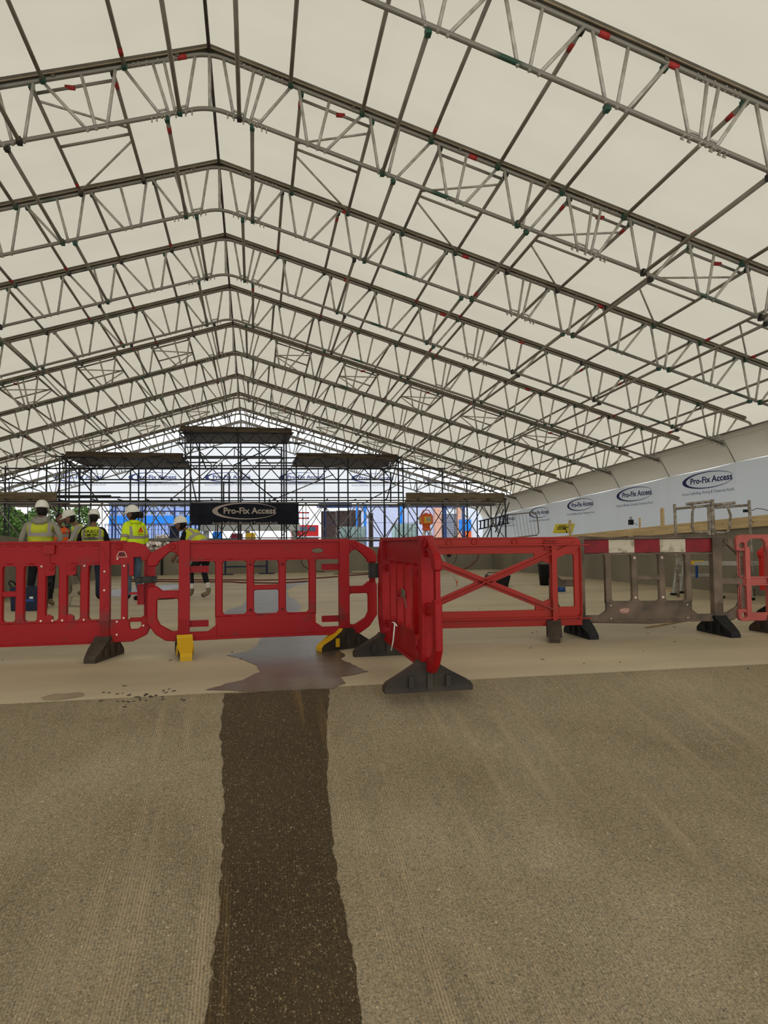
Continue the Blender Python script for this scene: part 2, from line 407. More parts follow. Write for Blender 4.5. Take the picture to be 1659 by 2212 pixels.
# ------------------------------------------------------------------ roof trusses
NODES = [1.13 + .9655 * k for k in range(11)]
def top_pt(x, s=1, off=0.): return Vector((s * (x - SI * off), 0, -x * TAN - CO * off))
def bot_pt(x, s=1): return Vector((s * (x - .221), 0, -x * TAN - .7167))
tm = []                                                # (part name, mesh) of one truss
def tpart(name, mb, mats): tm.append((name, mb.mesh(name, mats)))
def chordpath(end, z0, curl):
    pts = []
    for s in (-1, 1):
        seg = []
        for k in range(6):
            a = .22 * (k + .5) / 6; seg.append((a, -TAN * a * a / .44 - 0.0))
        seg = [(x, z - TAN * .0) for x, z in seg]
        seg += [(x, -x * TAN + TAN * .11) for x in (.3, 2, 4, 6, 8, 10, end)]
        if curl: seg += [(end + .12, -end * TAN - .03 + TAN * .07), (end + .21, -end * TAN - .12), (end + .24, -end * TAN - .24)]
        pts.append([(s * x, 0, z + z0) for x, z in seg])
    return pts[0][::-1] + pts[1]
mb = MB(); mb.path(chordpath(11.95, -TAN * .11 + .0, True), .03, 8); tpart('top_chord', mb, CHORD)
mb = MB(); bp = [(x, y, z) for x, y, z in chordpath(11.32, -.784 - TAN * .0 - .0, False)]
mb.path(bp, .029, 8); tpart('bottom_chord', mb, CHORD)
mb = MB()                                              # keder rail: a slotted extrusion lying on the chord
for s in (-1, 1):
    e = 11.95
    for yy, zz, wd, th, mi in ((0, .05, .075, .03, 0), (-.03, .082, .014, .032, 0), (.03, .082, .014, .032, 0), (-.046, .038, .012, .012, 1), (.046, .038, .012, .012, 1)):
        p = top_pt(0, s, -zz); q = top_pt(e, s, -zz); p.x = 0; p.z = zz / CO; p.y = q.y = yy
        mb.bar(p, q, wd, th, (0, 0, 1), mi)
    for k in range(8):
        x = .4 + 1.5 * k; mb.box(top_pt(x, s, -.03), (.05, .075, .07), Matrix.Rotation(s * math.radians(17.14), 3, 'Y'))
tpart('keder_rail', mb, [RAIL, RAILY])
def web(a, b, name='brace', r=.0215):
    m = MB(); m.tube(a, b, r, 7); tpart(name, m, ALU)
web(Vector((0, 0, 0)), Vector((0, 0, -.784)), 'king_post', .022)
SPL = {-1, 4, 10}
mbb = MB()
for s in (1, -1):
    for k in range(-1, 11):
        x0 = NODES[k] if k >= 0 else .14; M = (NODES[k] if k >= 0 else .1645) + .4828
        if k in SPL:
            web(top_pt(x0 + .04, s), bot_pt(M - .12, s)); 
            if k < 10: web(top_pt(NODES[k + 1] - .05, s), bot_pt(M + .17, s))
            else: web(top_pt(11.75, s), bot_pt(M + .17, s))
            web(top_pt(M - .07, s), bot_pt(M, s), 'splice_post', .021); web(top_pt(M + .07, s), bot_pt(M + .08, s), 'splice_post', .021)
            a = bot_pt(M - .14, s).lerp(top_pt(x0 + .04, s), .13); b = bot_pt(M - .01, s).lerp(top_pt(M - .07, s), .13); web(a, b, 'link', .016)
            a = bot_pt(M + .19, s).lerp(top_pt(M + .4, s), .13); b = bot_pt(M + .08, s).lerp(top_pt(M + .07, s), .13); web(a, b, 'link', .016)
            for f in (-.2, -.12, .0, .14, .24, .3):
                for P in (top_pt(M + f, s), bot_pt(M + f, s)): mbb.box(P, (.014, .075, .02)); mbb.box(P, (.02, .014, .075))
        else:
            web(top_pt(x0 + .04, s), bot_pt(M - .12, s)); web(top_pt(M - .03, s), bot_pt(M + .005, s), 'upright'); web(top_pt(NODES[k + 1] - .05, s), bot_pt(M + .1, s))
tpart('splice_bolts', mbb, ALU)
ORD = ['nearest', 'second', 'third', 'fourth', 'fifth', 'sixth', 'seventh', 'eighth', 'ninth', 'tenth', 'farthest']
TR = {}
for n in range(0, 11):
    lab = ('nearest lattice roof truss, only its right half crossing the top corner' if n == 0 else
           'farthest lattice roof truss, just in front of the gable sheet' if n == 10 else
           ORD[n] + ' lattice roof truss back from the viewer, its apex under the ridge tube')
    t = thing('roof_truss', lab, 'roof truss', group='lattice roof trusses under the sheeting', mw=roof_m(n)); TR[n] = t
    for nm, me in tm:
        o = link(nm, me, t)
        if nm == 'splice_bolts': o['kind'] = 'stuff'
# a red sticker on the top chord of a few trusses
mb = MB(); mb.tube((-.06, 0, 0), (.06, 0, 0), .0335, 10); rt = mb.mesh('red_sticker', REDTAG)
for n, x in ((0, 4.2), (0, 5.0), (1, 3.6), (1, -.35), (2, 2.15), (2, 4.3), (3, 4.6), (3, 6.4), (4, 7.6), (2, 6.9), (3, 2.5)):
    o = link('red_sticker', rt, TR[n], top_pt(abs(x), 1 if x > 0 else -1, .0)); o.rotation_euler = (0, (1 if x > 0 else -1) * math.radians(17.14), 0)

# ------------------------------------------------------------------ purlin tubes, each line one thing, one tube a bay
mb = MB(); mb.tube((0, .03, 0), (0, BAY - .03, 0), .027, 8); PT = mb.mesh('tube', TUBE)
mb = MB(); mb.tube((0, 0, 0), (0, BAY, 0), .0235, 8); RT = mb.mesh('tube', RIDGE)
mb = MB(); mb.box((0, 0, 0), (.06, .075, .07)); mb.box((.0, 0, .045), (.035, .05, .03)); mb.tube((.0, -.05, .03), (.0, .05, .03), .012, 6); CPL = mb.mesh('coupler', GREEN); CPK = mb.mesh('coupler', BLACKM)
mb = MB(); mb.tube((0, -.06, 0), (0, .06, 0), .03, 8); TG = mb.mesh('red_band', REDTAG)
WORDS = ['first', 'second', 'third', 'fourth', 'fifth', 'sixth', 'seventh', 'eighth', 'ninth', 'tenth', 'lowest']
def purlin_line(x, s, low, label, ridge=False):
    t = thing('purlin_line', label, 'purlin', group='purlin tubes along the roof', mw=roof_m(0))
    for n in range(0, 10):
        st = 0 if ridge else (.075 if n % 2 else -.075)
        if low: P = bot_pt(x + st * 1.1, s)
        elif ridge: P = Vector((0, 0, .0))
        else: P = top_pt(x + st, s, .0)
        P.y = BAY * n; dz = .0 if low or ridge else -.03
        o = link('tube', RT if ridge else PT, t, P + Vector((0, 0, dz)))
        if ridge: continue
        for yy, ok in ((.04, True), (BAY - .04, True)):
            c = link('coupler', CPL if R.random() < .6 else CPK, o, (0, yy, .0))
        if R.random() < .4: link('red_band', TG, o, (0, R.choice((.25, BAY - .3, BAY - .28)), 0))
    return t
purlin_line(0, 1, False, 'dark ridge tube running the length of the roof under its peak', True)
for s, side in ((1, 'right'), (-1, 'left')):
    for k, x in enumerate(NODES):
        w1 = 'lowest' if k == 10 else WORDS[k]
        purlin_line(x, s, False, f'galvanised purlin tube line at top chord level, {w1} below the ridge on the {side} slope')
    for k, x in enumerate((.68, 2.58, 4.51, 6.44, 8.37, 10.3)):
        w1 = 'lowest' if k == 5 else WORDS[k]
        purlin_line(x, s, True, f'galvanised purlin tube line at bottom chord level, {w1} below the ridge on the {side} slope')
# eave tubes
for s, side in ((1, 'right'), (-1, 'left')):
    t = thing('eave_tube', f'galvanised eave tube along the foot of the {side} roof slope', 'tube', mw=roof_m(-1))
    m = MB(); m.tube((s * 12.16, 0, -3.98), (s * 12.16, 27.5, -3.98), .0235); m.build('upper_tube', TUBE, t)
# braced ladders between pairs of purlins
def brace_frame(n, k, s, kbrace):
    side = 'right' if s > 0 else 'left'
    t = thing('brace_frame', f'braced tube panel past the {ORD[n]} truss, between {WORDS[k]} and {WORDS[k + 1]} {side} purlins', 'brace', group='braced roof panels', mw=roof_m(n))
    a, b = NODES[k] + .08, NODES[k + 1] - (.0 if n % 2 else .15) + .08
    def P(x, y): v = top_pt(x, s, .03); v.y = y; return v
    def tb(nm, p, q, r=.021): m = MB(); m.tube(p, q, r, 7); m.build(nm, TUBE if r > .02 else ALU, t)
    tb('ledger', P(a, .16), P(b, .16)); tb('ledger', P(a, 1.25), P(b, 1.25))
    if kbrace: tb('diagonal', P(a, 1.3), P(b, .3), .017); tb('diagonal', P(a, 1.35), P(b, 2.35), .017)
    else: tb('diagonal', P(b, .3), P(a, 1.12), .017); tb('diagonal', P(a, 1.4), P(b, 2.4), .017)
    if R.random() < .6: 
        p = P(a + .55, .16); o = link('red_band', TG, t, p); o.rotation_euler = (0, s * math.radians(17), math.pi / 2)
for n in (1, 5, 8):
    for s in (1, -1):
        for k in (0, 2, 4, 6, 8): brace_frame(n, k, s, n != 1)

# ------------------------------------------------------------------ side sheeting hung from the eaves
SEAMM = mat('seam_dark_cord', (.3, .27, .22), .8)  # colour of the thin dark cord along each flap seam
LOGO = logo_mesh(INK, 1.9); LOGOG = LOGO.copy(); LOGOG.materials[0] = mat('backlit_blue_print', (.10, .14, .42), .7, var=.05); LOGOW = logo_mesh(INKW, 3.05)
SEAM = [8.45 + 2.5 * (n - 1) for n in range(-2, 11)]
def side_panel(s, y0, y1, label, nm='side_sheet'):
    t = thing(nm, label, 'sheeting', group='printed sheets hung along the eaves')
    def eave(y): v = RFM @ Vector((RX + s * 11.22, 0, RZ - 4.08)); return Vector((v.x - .0142 * 0, y, v.z + HS - .0342 * y))
    m = MB(); vs = []; ny = 10; nz = 8
    for j in range(ny + 1):
        v = j / ny; y = y0 + (y1 - y0) * v; e = eave(y); pin = math.sin(math.pi * v)
        for i in range(nz + 1):
            u = i / nz
            vs.append((e.x + s * ((.36 * u ** .85 + .22 * pin) if False else .36 * u ** .85 + .20 * pin * math.sin(math.pi * min(1, u * .9))), y, e.z - .60 * u))
    fs = [(j * (nz + 1) + i, (j + 1) * (nz + 1) + i, (j + 1) * (nz + 1) + i + 1, j * (nz + 1) + i + 1) for j in range(ny) for i in range(nz)]
    m.add(vs, fs, 0, True); m.build('eave_flap', FLAP, t)
    e = eave(y0); m = MB(); m.path([(e.x + s * (.36 * u ** .85 - .012), y0 + .01, e.z - .6 * u) for u in (0, .3, .6, 1)], .012, 5); m.build('seam', SEAMM, t)
    m = MB(); e0, e1 = eave(y0), eave(y1)
    m.tube(e0 + Vector((-s * .05, .02, .03)), e1 + Vector((-s * .05, -.02, .03)), .0235); m.build('eave_rail', TUBE, t); m = MB()
    m.bar(e0 + Vector((-s * .015, 0, -.04)), e1 + Vector((-s * .015, 0, -.04)), .02, .1); m.build('hem', FLAP, t)
    m = MB(); vs = []; nz = 10
    for j in range(ny + 1):
        v = j / ny; y = y0 + (y1 - y0) * v; e = eave(y)
        for i in range(nz + 1):
            u = i / nz
            vs.append((e.x + s * (.36 + .10 * math.sin(math.pi * v) + .012 * math.sin(y * 11) * u), y, e.z - .60 - 2.9 * u))
    m.add(vs, [(j * (nz + 1) + i, (j + 1) * (nz + 1) + i, (j + 1) * (nz + 1) + i + 1, j * (nz + 1) + i + 1) for j in range(ny) for i in range(nz)], 0, True)
    m.build('hung_sheet', SIDE, t)
    return t, eave
RSIDE = []
for k in range(len(SEAM) - 1):
    y0, y1 = SEAM[k], SEAM[k + 1]
    w1 = ['nearest', 'second', 'third', 'fourth', 'fifth', 'sixth', 'seventh', 'eighth', 'ninth', 'tenth', 'eleventh', 'farthest'][k]
    RSIDE.append(side_panel(1, y0, y1, f'white sheet hung along the right eave over the concrete wall, {w1} bay from the viewer')[0])
    side_panel(-1, y0, y1, f'white sheet hung along the left eave, {w1} bay from the viewer')
for k, y in enumerate((14.45, 17.66, 20.95, 24.3, 27.7)):
    v = RFM @ Vector((RX + 11.22, 0, RZ - 4.08)); z = v.z + HS - .0342 * y - .60 - .285
    o = link('printed_logo', LOGO, None, (v.x + .335, y, z)); o.rotation_euler = (math.radians(-2), 0, -math.pi / 2); o.scale = (1.0, 1, 1.03)
    o.parent = RSIDE[max(i for i in range(len(SEAM) - 1) if SEAM[i] <= y)]
# ------------------------------------------------------------------ gable sheet at the far end
t = thing('gable_sheet', 'bright white printed sheet closing the far gable above the gantry', 'sheeting', mw=roof_m(10))
m = MB()
zb = -3.62
xs_ = [-12.2 + 24.4 * k / 40 for k in range(41)]
vs = []
for x in xs_:
    for i in range(7):
        zt = -abs(x) * TAN + .1; vs.append((x, .22 + .03 * math.sin(x * 2.1), zb + (zt - zb) * i / 6))
m.add(vs, [(a * 7 + i, (a + 1) * 7 + i, (a + 1) * 7 + i + 1, a * 7 + i + 1) for a in range(40) for i in range(6)], 0, True); m.build('sheet', GABLE, t)
ti = t.matrix_world.inverted()
for px in (172, 330, 493, 653, 807, 962):
    P = ti @ at(px, 1030 if px < 700 else 1032, 31.1); P.y = .15
    o = link('printed_logo', LOGOG, t, P); o.scale = (1.12, 1, 1.15)

# ================================================================== WATER ON THE CONCRETE
def jag(pts, amp, seg=.05, seed=1):
    r = random.Random(seed); out = []
    for i in range(len(pts)):
        p, q = Vector(pts[i]), Vector(pts[(i + 1) % len(pts)]); n = max(1, int((q - p).length / seg))
        for k in range(n):
            v = p.lerp(q, k / n); out.append(v + Vector((r.uniform(-1, 1), r.uniform(-1, 1))) * amp)
    return out
def flat_patch(name, outline, m, zf, parent=None):
    from mathutils.geometry import delaunay_2d_cdt
    xs = [p.x for p in outline]; ys = [p.y for p in outline]; pts = list(outline); n = len(pts)
    st = .09
    y = min(ys)
    while y < max(ys):
        x = min(xs)
        while x < max(xs): pts.append(Vector((x + .013, y + .017))); x += st
        y += st
    v, e, f, *_ = delaunay_2d_cdt(pts, [], [list(range(n))], 1, 1e-5)
    mb = MB(); mb.add([(p.x, p.y, zf(p.y)) for p in v], [list(q) for q in f], 0, True)
    return mb.build(name, m, parent)
PUD = [(445, 1489), (520, 1470), (560, 1452), (555, 1440), (522, 1424), (490, 1416), (530, 1408), (556, 1394), (566, 1372), (573, 1350), (560, 1328), (482, 1328), (490, 1318), (520, 1310), (540, 1290), (548, 1276), (560, 1268), (650, 1258), (700, 1257), (640, 1264), (618, 1275), (624, 1288), (640, 1296), (650, 1312), (640, 1326), (660, 1345), (712, 1368), (700, 1380), (705, 1396), (735, 1406), (745, 1418), (735, 1424), (762, 1436), (795, 1451), (760, 1458), (735, 1462), (750, 1474), (720, 1482), (600, 1488), (520, 1490)]
pd = flat_patch('puddle', jag([fl(*p).xy for p in PUD], .012, .06, 3), WETS, lambda y: ramp_z(y) + .003)
tag(pd, 'shallow puddle of water spread across the slab under the central red barrier', 'puddle')
def onramp(px, py):
    d = bearing(px, py); o = Vector((0, 0, HS))
    t = (RS_ * -EDGE - HS) / (d.z - RS_ * d.y); return o + d * t
WS = [(484, 1494), (480, 1540), (476, 1580), (480, 1640), (484, 1720), (480, 1860), (474, 1990), (458, 2080), (445, 2230), (445, 2320), (800, 2320), (782, 2230), (772, 2120), (752, 2000), (728, 1900), (722, 1850), (714, 1780), (712, 1730), (706, 1690), (710, 1640), (705, 1560), (712, 1484)]
ws = flat_patch('wet_streak', jag([onramp(*p).xy for p in WS], .008, .04, 5), RAMPW, lambda y: ramp_z(y) + .002)
tag(ws, 'dark wet streak running straight down the tined concrete ramp', 'water')
pd2 = flat_patch('damp_patch', jag([fl(*p).xy for p in ((225, 1276), (300, 1268), (380, 1262), (420, 1266), (380, 1272), (330, 1281), (270, 1290), (228, 1287))], .02, .1, 8), WETS, lambda y: .003)
tag(pd2, 'damp patch on the slab around the feet of the woman in yellow jacket', 'puddle')
rust = mat('stain_brown', (.24, .18, .12), .8, var=.2, scale=3)
pd3 = flat_patch('dark_stain', jag([fl(*p).xy for p in ((88, 1506), (120, 1499), (170, 1496), (186, 1497), (180, 1502), (130, 1508), (95, 1510))], .01, .05, 9), rust, lambda y: ramp_z(y) + .002)
tag(pd3, 'brown oval stain by the brow of the ramp at left', 'stain')
r9 = random.Random(4)
m = MB()
for k in range(80):
    px, py = 300 + r9.gauss(0, 45), 1490 + r9.gauss(8, 8)
    if k > 34: px, py = r9.uniform(0, 1659), r9.uniform(1250, 1440)
    p = fl(px, py)
    if p.y > 22: continue
    m.box((p.x, p.y, ramp_z(p.y) + .002), (r9.uniform(.006, .03), r9.uniform(.004, .012), .004), Matrix.Rotation(r9.uniform(0, 3), 3, 'Z'))
o = m.build('crumbs', mat('crumb', (.05, .04, .03), .8)); tag(o, 'dark crumbs of debris scattered over the slab', 'debris', kind='stuff')

# ================================================================== BARRIERS
def xz(*p): return list(p)
def slat_outline(x, z0, z1, hw, r=.04, plain=0):        # flared at both ends; plain = side without a flare at the foot
    A3 = (.5, 1., 1.4); A3r = A3[::-1]
    o = [(x - hw - r, z1)] + [(x - hw - r + r * math.sin(a), z1 - r + r * math.cos(a)) for a in A3]
    o += [(x - hw, z0)] if plain < 0 else [(x - hw - r + r * math.sin(a), z0 + r - r * math.cos(a)) for a in A3r] + [(x - hw - r, z0)]
    o += [(x + hw, z0)] if plain > 0 else [(x + hw + r, z0)] + [(x + hw + r - r * math.sin(a), z0 + r - r * math.cos(a)) for a in A3]
    return o + [(x + hw + r - r * math.sin(a), z1 - r + r * math.cos(a)) for a in A3r] + [(x + hw + r, z1)]
def place_barrier(t, p, q):                              # local x runs from p to q
    d = q - p; t.location = ((p.x + q.x) / 2, (p.y + q.y) / 2, 0); t.rotation_euler = (0, 0, math.atan2(d.y, d.x))
def foot_mesh(m, L=.29, halfcol=None, w=.065, n=7):
    # rubber foot: a low wedge across the barrier, waisted up to the socket
    mb = MB(); prof = [(-1, .0), (-1.0, .035), (-.93, .06), (-.62, .105), (-.28, .165), (-.2, .19), (.2, .19), (.28, .165), (.62, .105), (.93, .06), (1.0, .035), (1, 0)]
    N = len(prof)
    wd = [w * (.75 if abs(x) > .9 else 1) for x, z in prof]
    vs = [(-b, L * x, z) for (x, z), b in zip(prof, wd)] + [(b, L * x, z) for (x, z), b in zip(prof, wd)]
    fs = []
    for i in range(N - 1): fs.append((i, i + N, i + N + 1, i + 1))
    fs += [list(range(N)), list(range(2 * N - 1, N - 1, -1)), (0, N - 1, 2 * N - 1, N)]
    mb.add(vs, fs, 0)
    for s in (-1, 1):                                     # moulded ribs
        for y in (-.42, -.0, .42): mb.box((s * w, y * L, .07 if y else .09), (.014, .035, .13 if y == 0 else .075))
    if halfcol:
        for i, p in enumerate(mb.f):
            if sum(mb.v[k][1] for k in p) / len(p) < -.02: mb.m[i] = 1
        return mb.mesh('foot', [m, halfcol])
    return mb.mesh('foot', m)
FT = {'r': foot_mesh(RUBBER), 'b': foot_mesh(RUBBERB), 'm': foot_mesh(RUBBERM, .26), 'y': foot_mesh(RUBBER, .27, YELF)}
def feet(t, xs, kinds, rot=(0, 0)):
    for x, k, r in zip(xs, kinds, rot):
        o = link('foot', FT[k], t, (x, 0, 0)); o.rotation_euler = (0, 0, r)
        if k == 'y': tag(o, 'foot, half yellow and half black')
def ladder(mb, x0, x1, z0, z1, n, th=.03, mi=0):          # toothed adjusting strip
    mb.box(((x0 + x1) / 2, 0, (z0 + z1) / 2), (x1 - x0, th * .35, z1 - z0), None, mi)
    for k in range(n + 1): mb.box(((x0 + x1) / 2, 0, z0 + (z1 - z0) * k / n), (x1 - x0 + .004, th, .006), None, mi)
    for x in (x0, x1): mb.box((x, 0, (z0 + z1) / 2), (.008, th, z1 - z0), None, mi)
ZB = .135
def barrier_chapter(t, m, board=None, rivet=None, hole=False):
    # two posts, top board, four slats over a bottom board, looped ends
    P = .70; mb = MB()
    def add(nm, me): return link(nm, me, t)
    if not board: add('top_board', plate(rounded([(-P, .82), (P, .82), (P, .975), (-P, .975)], 0), [[(P - .24 + .06 * math.cos(a / 10 * 6.283), .895 + .026 * math.sin(a / 10 * 6.283)) for a in range(10)]] if hole else [], .032, m, .004))
    mb = MB(); mb.box((0, 0, .985), (2 * P, .075, .022)); mb.box((0, 0, .82), (2 * P, .06, .012)); mb.box((0, 0, ZB + .012), (2 * P, .075, .022)); mb.build('rim', m, t)
    for x in (-.41, -.14, .14, .41):
        inner = abs(x) < .2
        add('slat', plate(slat_outline(x, .335, .825, .024, .04, 0 if inner else x), [], .05, m, .008))
    o = add('crossbar', plate(slat_outline(0, -.118, .118, .016, .03), [], .045, m, .006)); o.rotation_euler = (0, math.pi / 2, 0); o.location = (0, 0, .575)
    add('bottom_board', plate([(-.435, ZB), (.435, ZB), (.435, .34), (-.435, .34)], [], .034, m, .004))
    for s in (-1, 1):
        add('bottom_rail', plate(rounded([(s * .43, ZB), (s * P, ZB), (s * P, .235), (s * .66, .2), (s * .5, .2), (s * .43, .25)], 0), [], .05, m, .004))
        mb = MB(); mb.box((s * P, 0, .56), (.09, .085, .88)); mb.box((s * P, 0, .11), (.075, .07, .05))
        for k in range(4): mb.box((s * P - .033 + .022 * k, -.044, .22), (.007, .012, .2)); mb.box((s * P - .033 + .022 * k, .044, .22), (.007, .012, .2))
        mb.build('post', m, t)
        o = [(P + .04, ZB), (P + .15, ZB + .01), (.93, .2), (1.0, .3), (1.0, .575), (.985, .6), (.93, .6), (.9, .575), (.88, .56), (P + .04, .56)]
        o = [(s * x, z) for x, z in o]
        h = rounded([(s * x, z) for x, z in ((P + .045, .21), (P + .1, .21), (.9, .27), (.93, .33), (.93, .505), (P + .045, .505))], .03)
        if s < 0: o = o[::-1]; h = h[::-1]
        add('end_loop', plate(rounded(o, .012), [h], .045, m, .007))
        up = [(P + .04, .985), (P + .1, .98), (.9, .93), (.975, .885), (1.0, .84), (1.0, .785), (.93, .785), (.915, .82), (.87, .865), (P + .12, .91), (P + .065, .895), (P + .045, .86)]
        up = [(s * x, z) for x, z in up]
        if s < 0: up = up[::-1]
        add('end_arm', plate(rounded(up, .012), [], .045, m, .007))
        mb = MB(); ladder(mb, s * .945, s * .99, .595, .79, 11); mb.build('ladder_strip', m, t)
        for zz in (.25, .72) if not board else ():
            mb = MB()
            ladder(mb, s * (P - .045), s * (P - .2), zz, zz + .05, 1); 
            for k in range(5): mb.box((s * (P - .06 - .03 * k), 0, zz + .025), (.006, .03, .05))
            o = mb.build('side_teeth', m, t); pass
        mb = MB(); mb.lathe([(.026, 0), (.026, .012), (.017, .012), (.017, .004)], (s * (P + .1), -.024, .945), 12, 0, Matrix.Rotation(math.pi / 2, 3, 'X')); mb.build('boss', m, t)
    if rivet:
        mb = MB()
        for x in (-.14, .14):
            for z in (.38, .78): mb.lathe([(.013, 0), (.013, .006), (.005, .006), (.005, 0)], (x, -.026, z), 10, 0, Matrix.Rotation(math.pi / 2, 3, 'X'))
        for x in (-.39, .39):
            for z in (.17, .3): mb.lathe([(.007, 0), (.007, .004)], (x, -.018, z), 8, 0, Matrix.Rotation(math.pi / 2, 3, 'X'))
        o = mb.build('rivets', rivet, t); o['kind'] = 'stuff'
    if board:
        for k in range(5 if True else 0):
            x0 = -P + .045 + k * (2 * P - .09) / 5; x1 = x0 + (2 * P - .09) / 5
            o = plate([(x0, .835), (x1, .835), (x1, .965), (x0, .965)], [], .02, board[k % 2], .002)
            tag(link('reflective_panel', o, t), None)
        link('top_board', plate([(-P, .82), (P, .82), (P, .975), (-P, .975)], [], .016, m, .003), t, (0, .012, 0))

def bpos(px, D): return dep(px, D)
# central red barrier
tB = thing('barrier', 'central red plastic barrier with yellow-fronted feet, straddling the puddle', 'barrier')
barrier_chapter(tB, REDD, None, mat('barrier_red_dark', (.13, .01, .012), .5), True); place_barrier(tB, bpos(400, 5.74), bpos(740, 6.06))
feet(tB, (-.70, .70), 'yy', (.12, -1.15))
# near side-on red barrier
tC = thing('barrier', 'red plastic barrier turned end-on to the viewer, nearest of the row', 'barrier')
barrier_chapter(tC, RED); place_barrier(tC, bpos(833, 5.68), bpos(918, 4.32))
feet(tC, (-.70, .70), 'rr', (.0, .0))
mb = MB(); mb.path([(-.16, -.04, .335), (-.1, -.05, .33), (-.12, -.06, .2), (-.2, -.06, .02 + .1)], .006, 6); mb.path([(-.2, -.05, .335), (-.1, -.055, .345), (-.02, -.05, .33)], .005, 6); mb.build('white_string', WHITEP, tC)
mb = MB()
for k in range(4): mb.path([(.09, -.035, .56 + k * .016), (.14, -.045, .57 + k * .016), (.2, -.035, .555 + k * .016)], .006, 6)
mb.path([(.2, -.04, .57), (.36, -.06, .5)], .004, 6); mb.build('tied_rope', BROWN, tC)
# muddy barrier with the reflective board
tE = thing('barrier', 'muddy brown barrier with a red and white reflective board', 'barrier')
barrier_chapter(tE, BROWN, (REFR, REFW), TANP); place_barrier(tE, bpos(1250, 6.72), bpos(1540, 6.74))
feet(tE, (-.70, .70), 'bb', (.15, .1))
mbx = MB(); mbx.lathe([(.062, 0), (.062, .002)], (0, 0, 0), 16, 0, Matrix.Rotation(math.pi / 2, 3, 'X'), 1, .5)
o = mbx.build('oval_mark', mat('scuffed_pink', (.3, .13, .1), .7, var=.3), tE, (-.25, -.018, .25))
link('oval_lettering', text_mesh('MSF', .05, TANP, th=.001), tE, (-.25, -.0225, .25))
mb = MB(); mb.path([(-.15, -.04, 1.0), (.2, -.045, 1.004), (.7, -.04, 1.0)], .006, 5); mb.path([(-.7, -.04, 1.0), (-.35, -.042, .985), (-.2, -.045, 1.0)], .006, 5); mb.path([(-.6, -.045, .14), (.0, -.05, .125), (.3, -.045, .14)], .009, 5); mb.build('split_rim_strips', BROWN, tE)

# left barrier: slotted pattern
tA = thing('barrier', 'red barrier at far left with tall rounded slots and a rubber boot foot', 'barrier')
def addA(nm, me): return link(nm, me, tA)
m = REDD
addA('top_board', plate([(-.66, .80), (.66, .80), (.66, .985), (-.66, .985)], [[(x - .035, .955), (x + .035, .955), (x + .035, .961), (x - .035, .961)] for x in [-.55 + .11 * k for k in range(11)]], .034, m, .003))
for s in (-1, 1):
    o = [(.66, .80), (.83, .80), (.83, .70), (.86, .70), (.86, .86), (.93, .86), (.93, .83), (1.0, .83), (1.0, .9), (.95, .96), (.86, .985), (.66, .985)]
    h = rounded([(s * x, z) for x, z in ((.845, .875), (.93, .875), (.93, .93), (.845, .93))], .018)
    addA('end_arm', plate(rounded([(s * x, z) for x, z in o], .008), [], .036, m, .004))
    addA('end_loop', plate(rounded([(s * x, z) for x, z in ((.66, .135), (.86, .14), (.97, .19), (1.0, .25), (1.0, .345), (.935, .345), (.935, .26), (.9, .235), (.84, .235), (.83, .27), (.83, .32), (.66, .32))], .014), [], .036, m, .005))
    mb = MB(); ladder(mb, s * .955, s * .995, .34, .84, 22)
    ladder(mb, s * .9, s * .955, .45, .62, 7); ladder(mb, s * .84, s * .95, .865, .9, 1); ladder(mb, s * .84, s * .95, .305, .335, 1); mb.build('ladder_strip', m, tA)
    mb = MB(); mb.box((s * .9, 0, .545), (.14, .03, .02)); mb.box((s * .79, 0, .565), (.05, .045, .5)); mb.build('outer_slat', m, tA)
    mb = MB(); mb.box((s * .634, 0, .56), (.075, .085, .86)); mb.box((s * .634, 0, .11), (.075, .07, .05))
    for k in range(5): mb.box((s * .634 - .028 + .014 * k, -.043, .22), (.005, .012, .2))
    mb.bar((s * .634 - .03, -.043, .96), (s * .634 + .03, -.043, .8), .008, .008, (0, 1, 0)); mb.bar((s * .634 - .03, -.043, .4), (s * .634 + .03, -.043, .5), .008, .008, (0, 1, 0)); mb.bar((s * .634 - .03, -.043, .6), (s * .634 + .03, -.043, .72), .008, .008, (0, 1, 0))
    mb.build('post', m, tA)
for x in (.47, .30, .133, -.035, -.2, -.37, -.52):
    addA('slat', plate(slat_outline(x, .32, .81, .026, .04), [], .05, m, .008))
addA('crossbar', plate([(-.2, .545), (-.04, .545), (-.04, .58), (-.2, .58)], [], .04, m, .005))
addA('bottom_board', plate([(-.66, ZB), (.66, ZB), (.66, .325), (-.66, .325)], [], .034, m, .004))
mb = MB(); mb.box((0, 0, .992), (1.6, .07, .016)); mb.box((0, 0, .80), (1.6, .055, .01)); mb.box((0, 0, .325), (1.3, .055, .01)); mb.box((0, 0, ZB), (1.4, .07, .014)); mb.box((.19, -.03, .93), (.09, .03, .075)); mb.box((.19, -.02, .86), (.012, .01, .12)); mb.box((-.4, -.03, .93), (.09, .03, .075)); mb.build('rim', m, tA)
mb = MB()
for x in (.133, .30):
    mb.prism(rounded([(x + .02, .71), (x + .1, .71), (x + .1, .8), (x + .02, .8)], [.0, .03, 0, 0]), -.022, .022); mb.prism(rounded([(x + .02, .32), (x + .085, .32), (x + .085, .365), (x + .05, .385), (x + .02, .37)], .008), -.022, .022)
    mb.lathe([(.016, 0), (.016, .01), (.006, .01)], (x + .075, -.022, .77), 10, 0, Matrix.Rotation(math.pi / 2, 3, 'X'))
mb.lathe([(.028, 0), (.028, .012), (.016, .012), (.01, .002)], (.745, -.018, .95), 12, 0, Matrix.Rotation(math.pi / 2, 3, 'X')); mb.build('hooks', m, tA)
mb = MB()
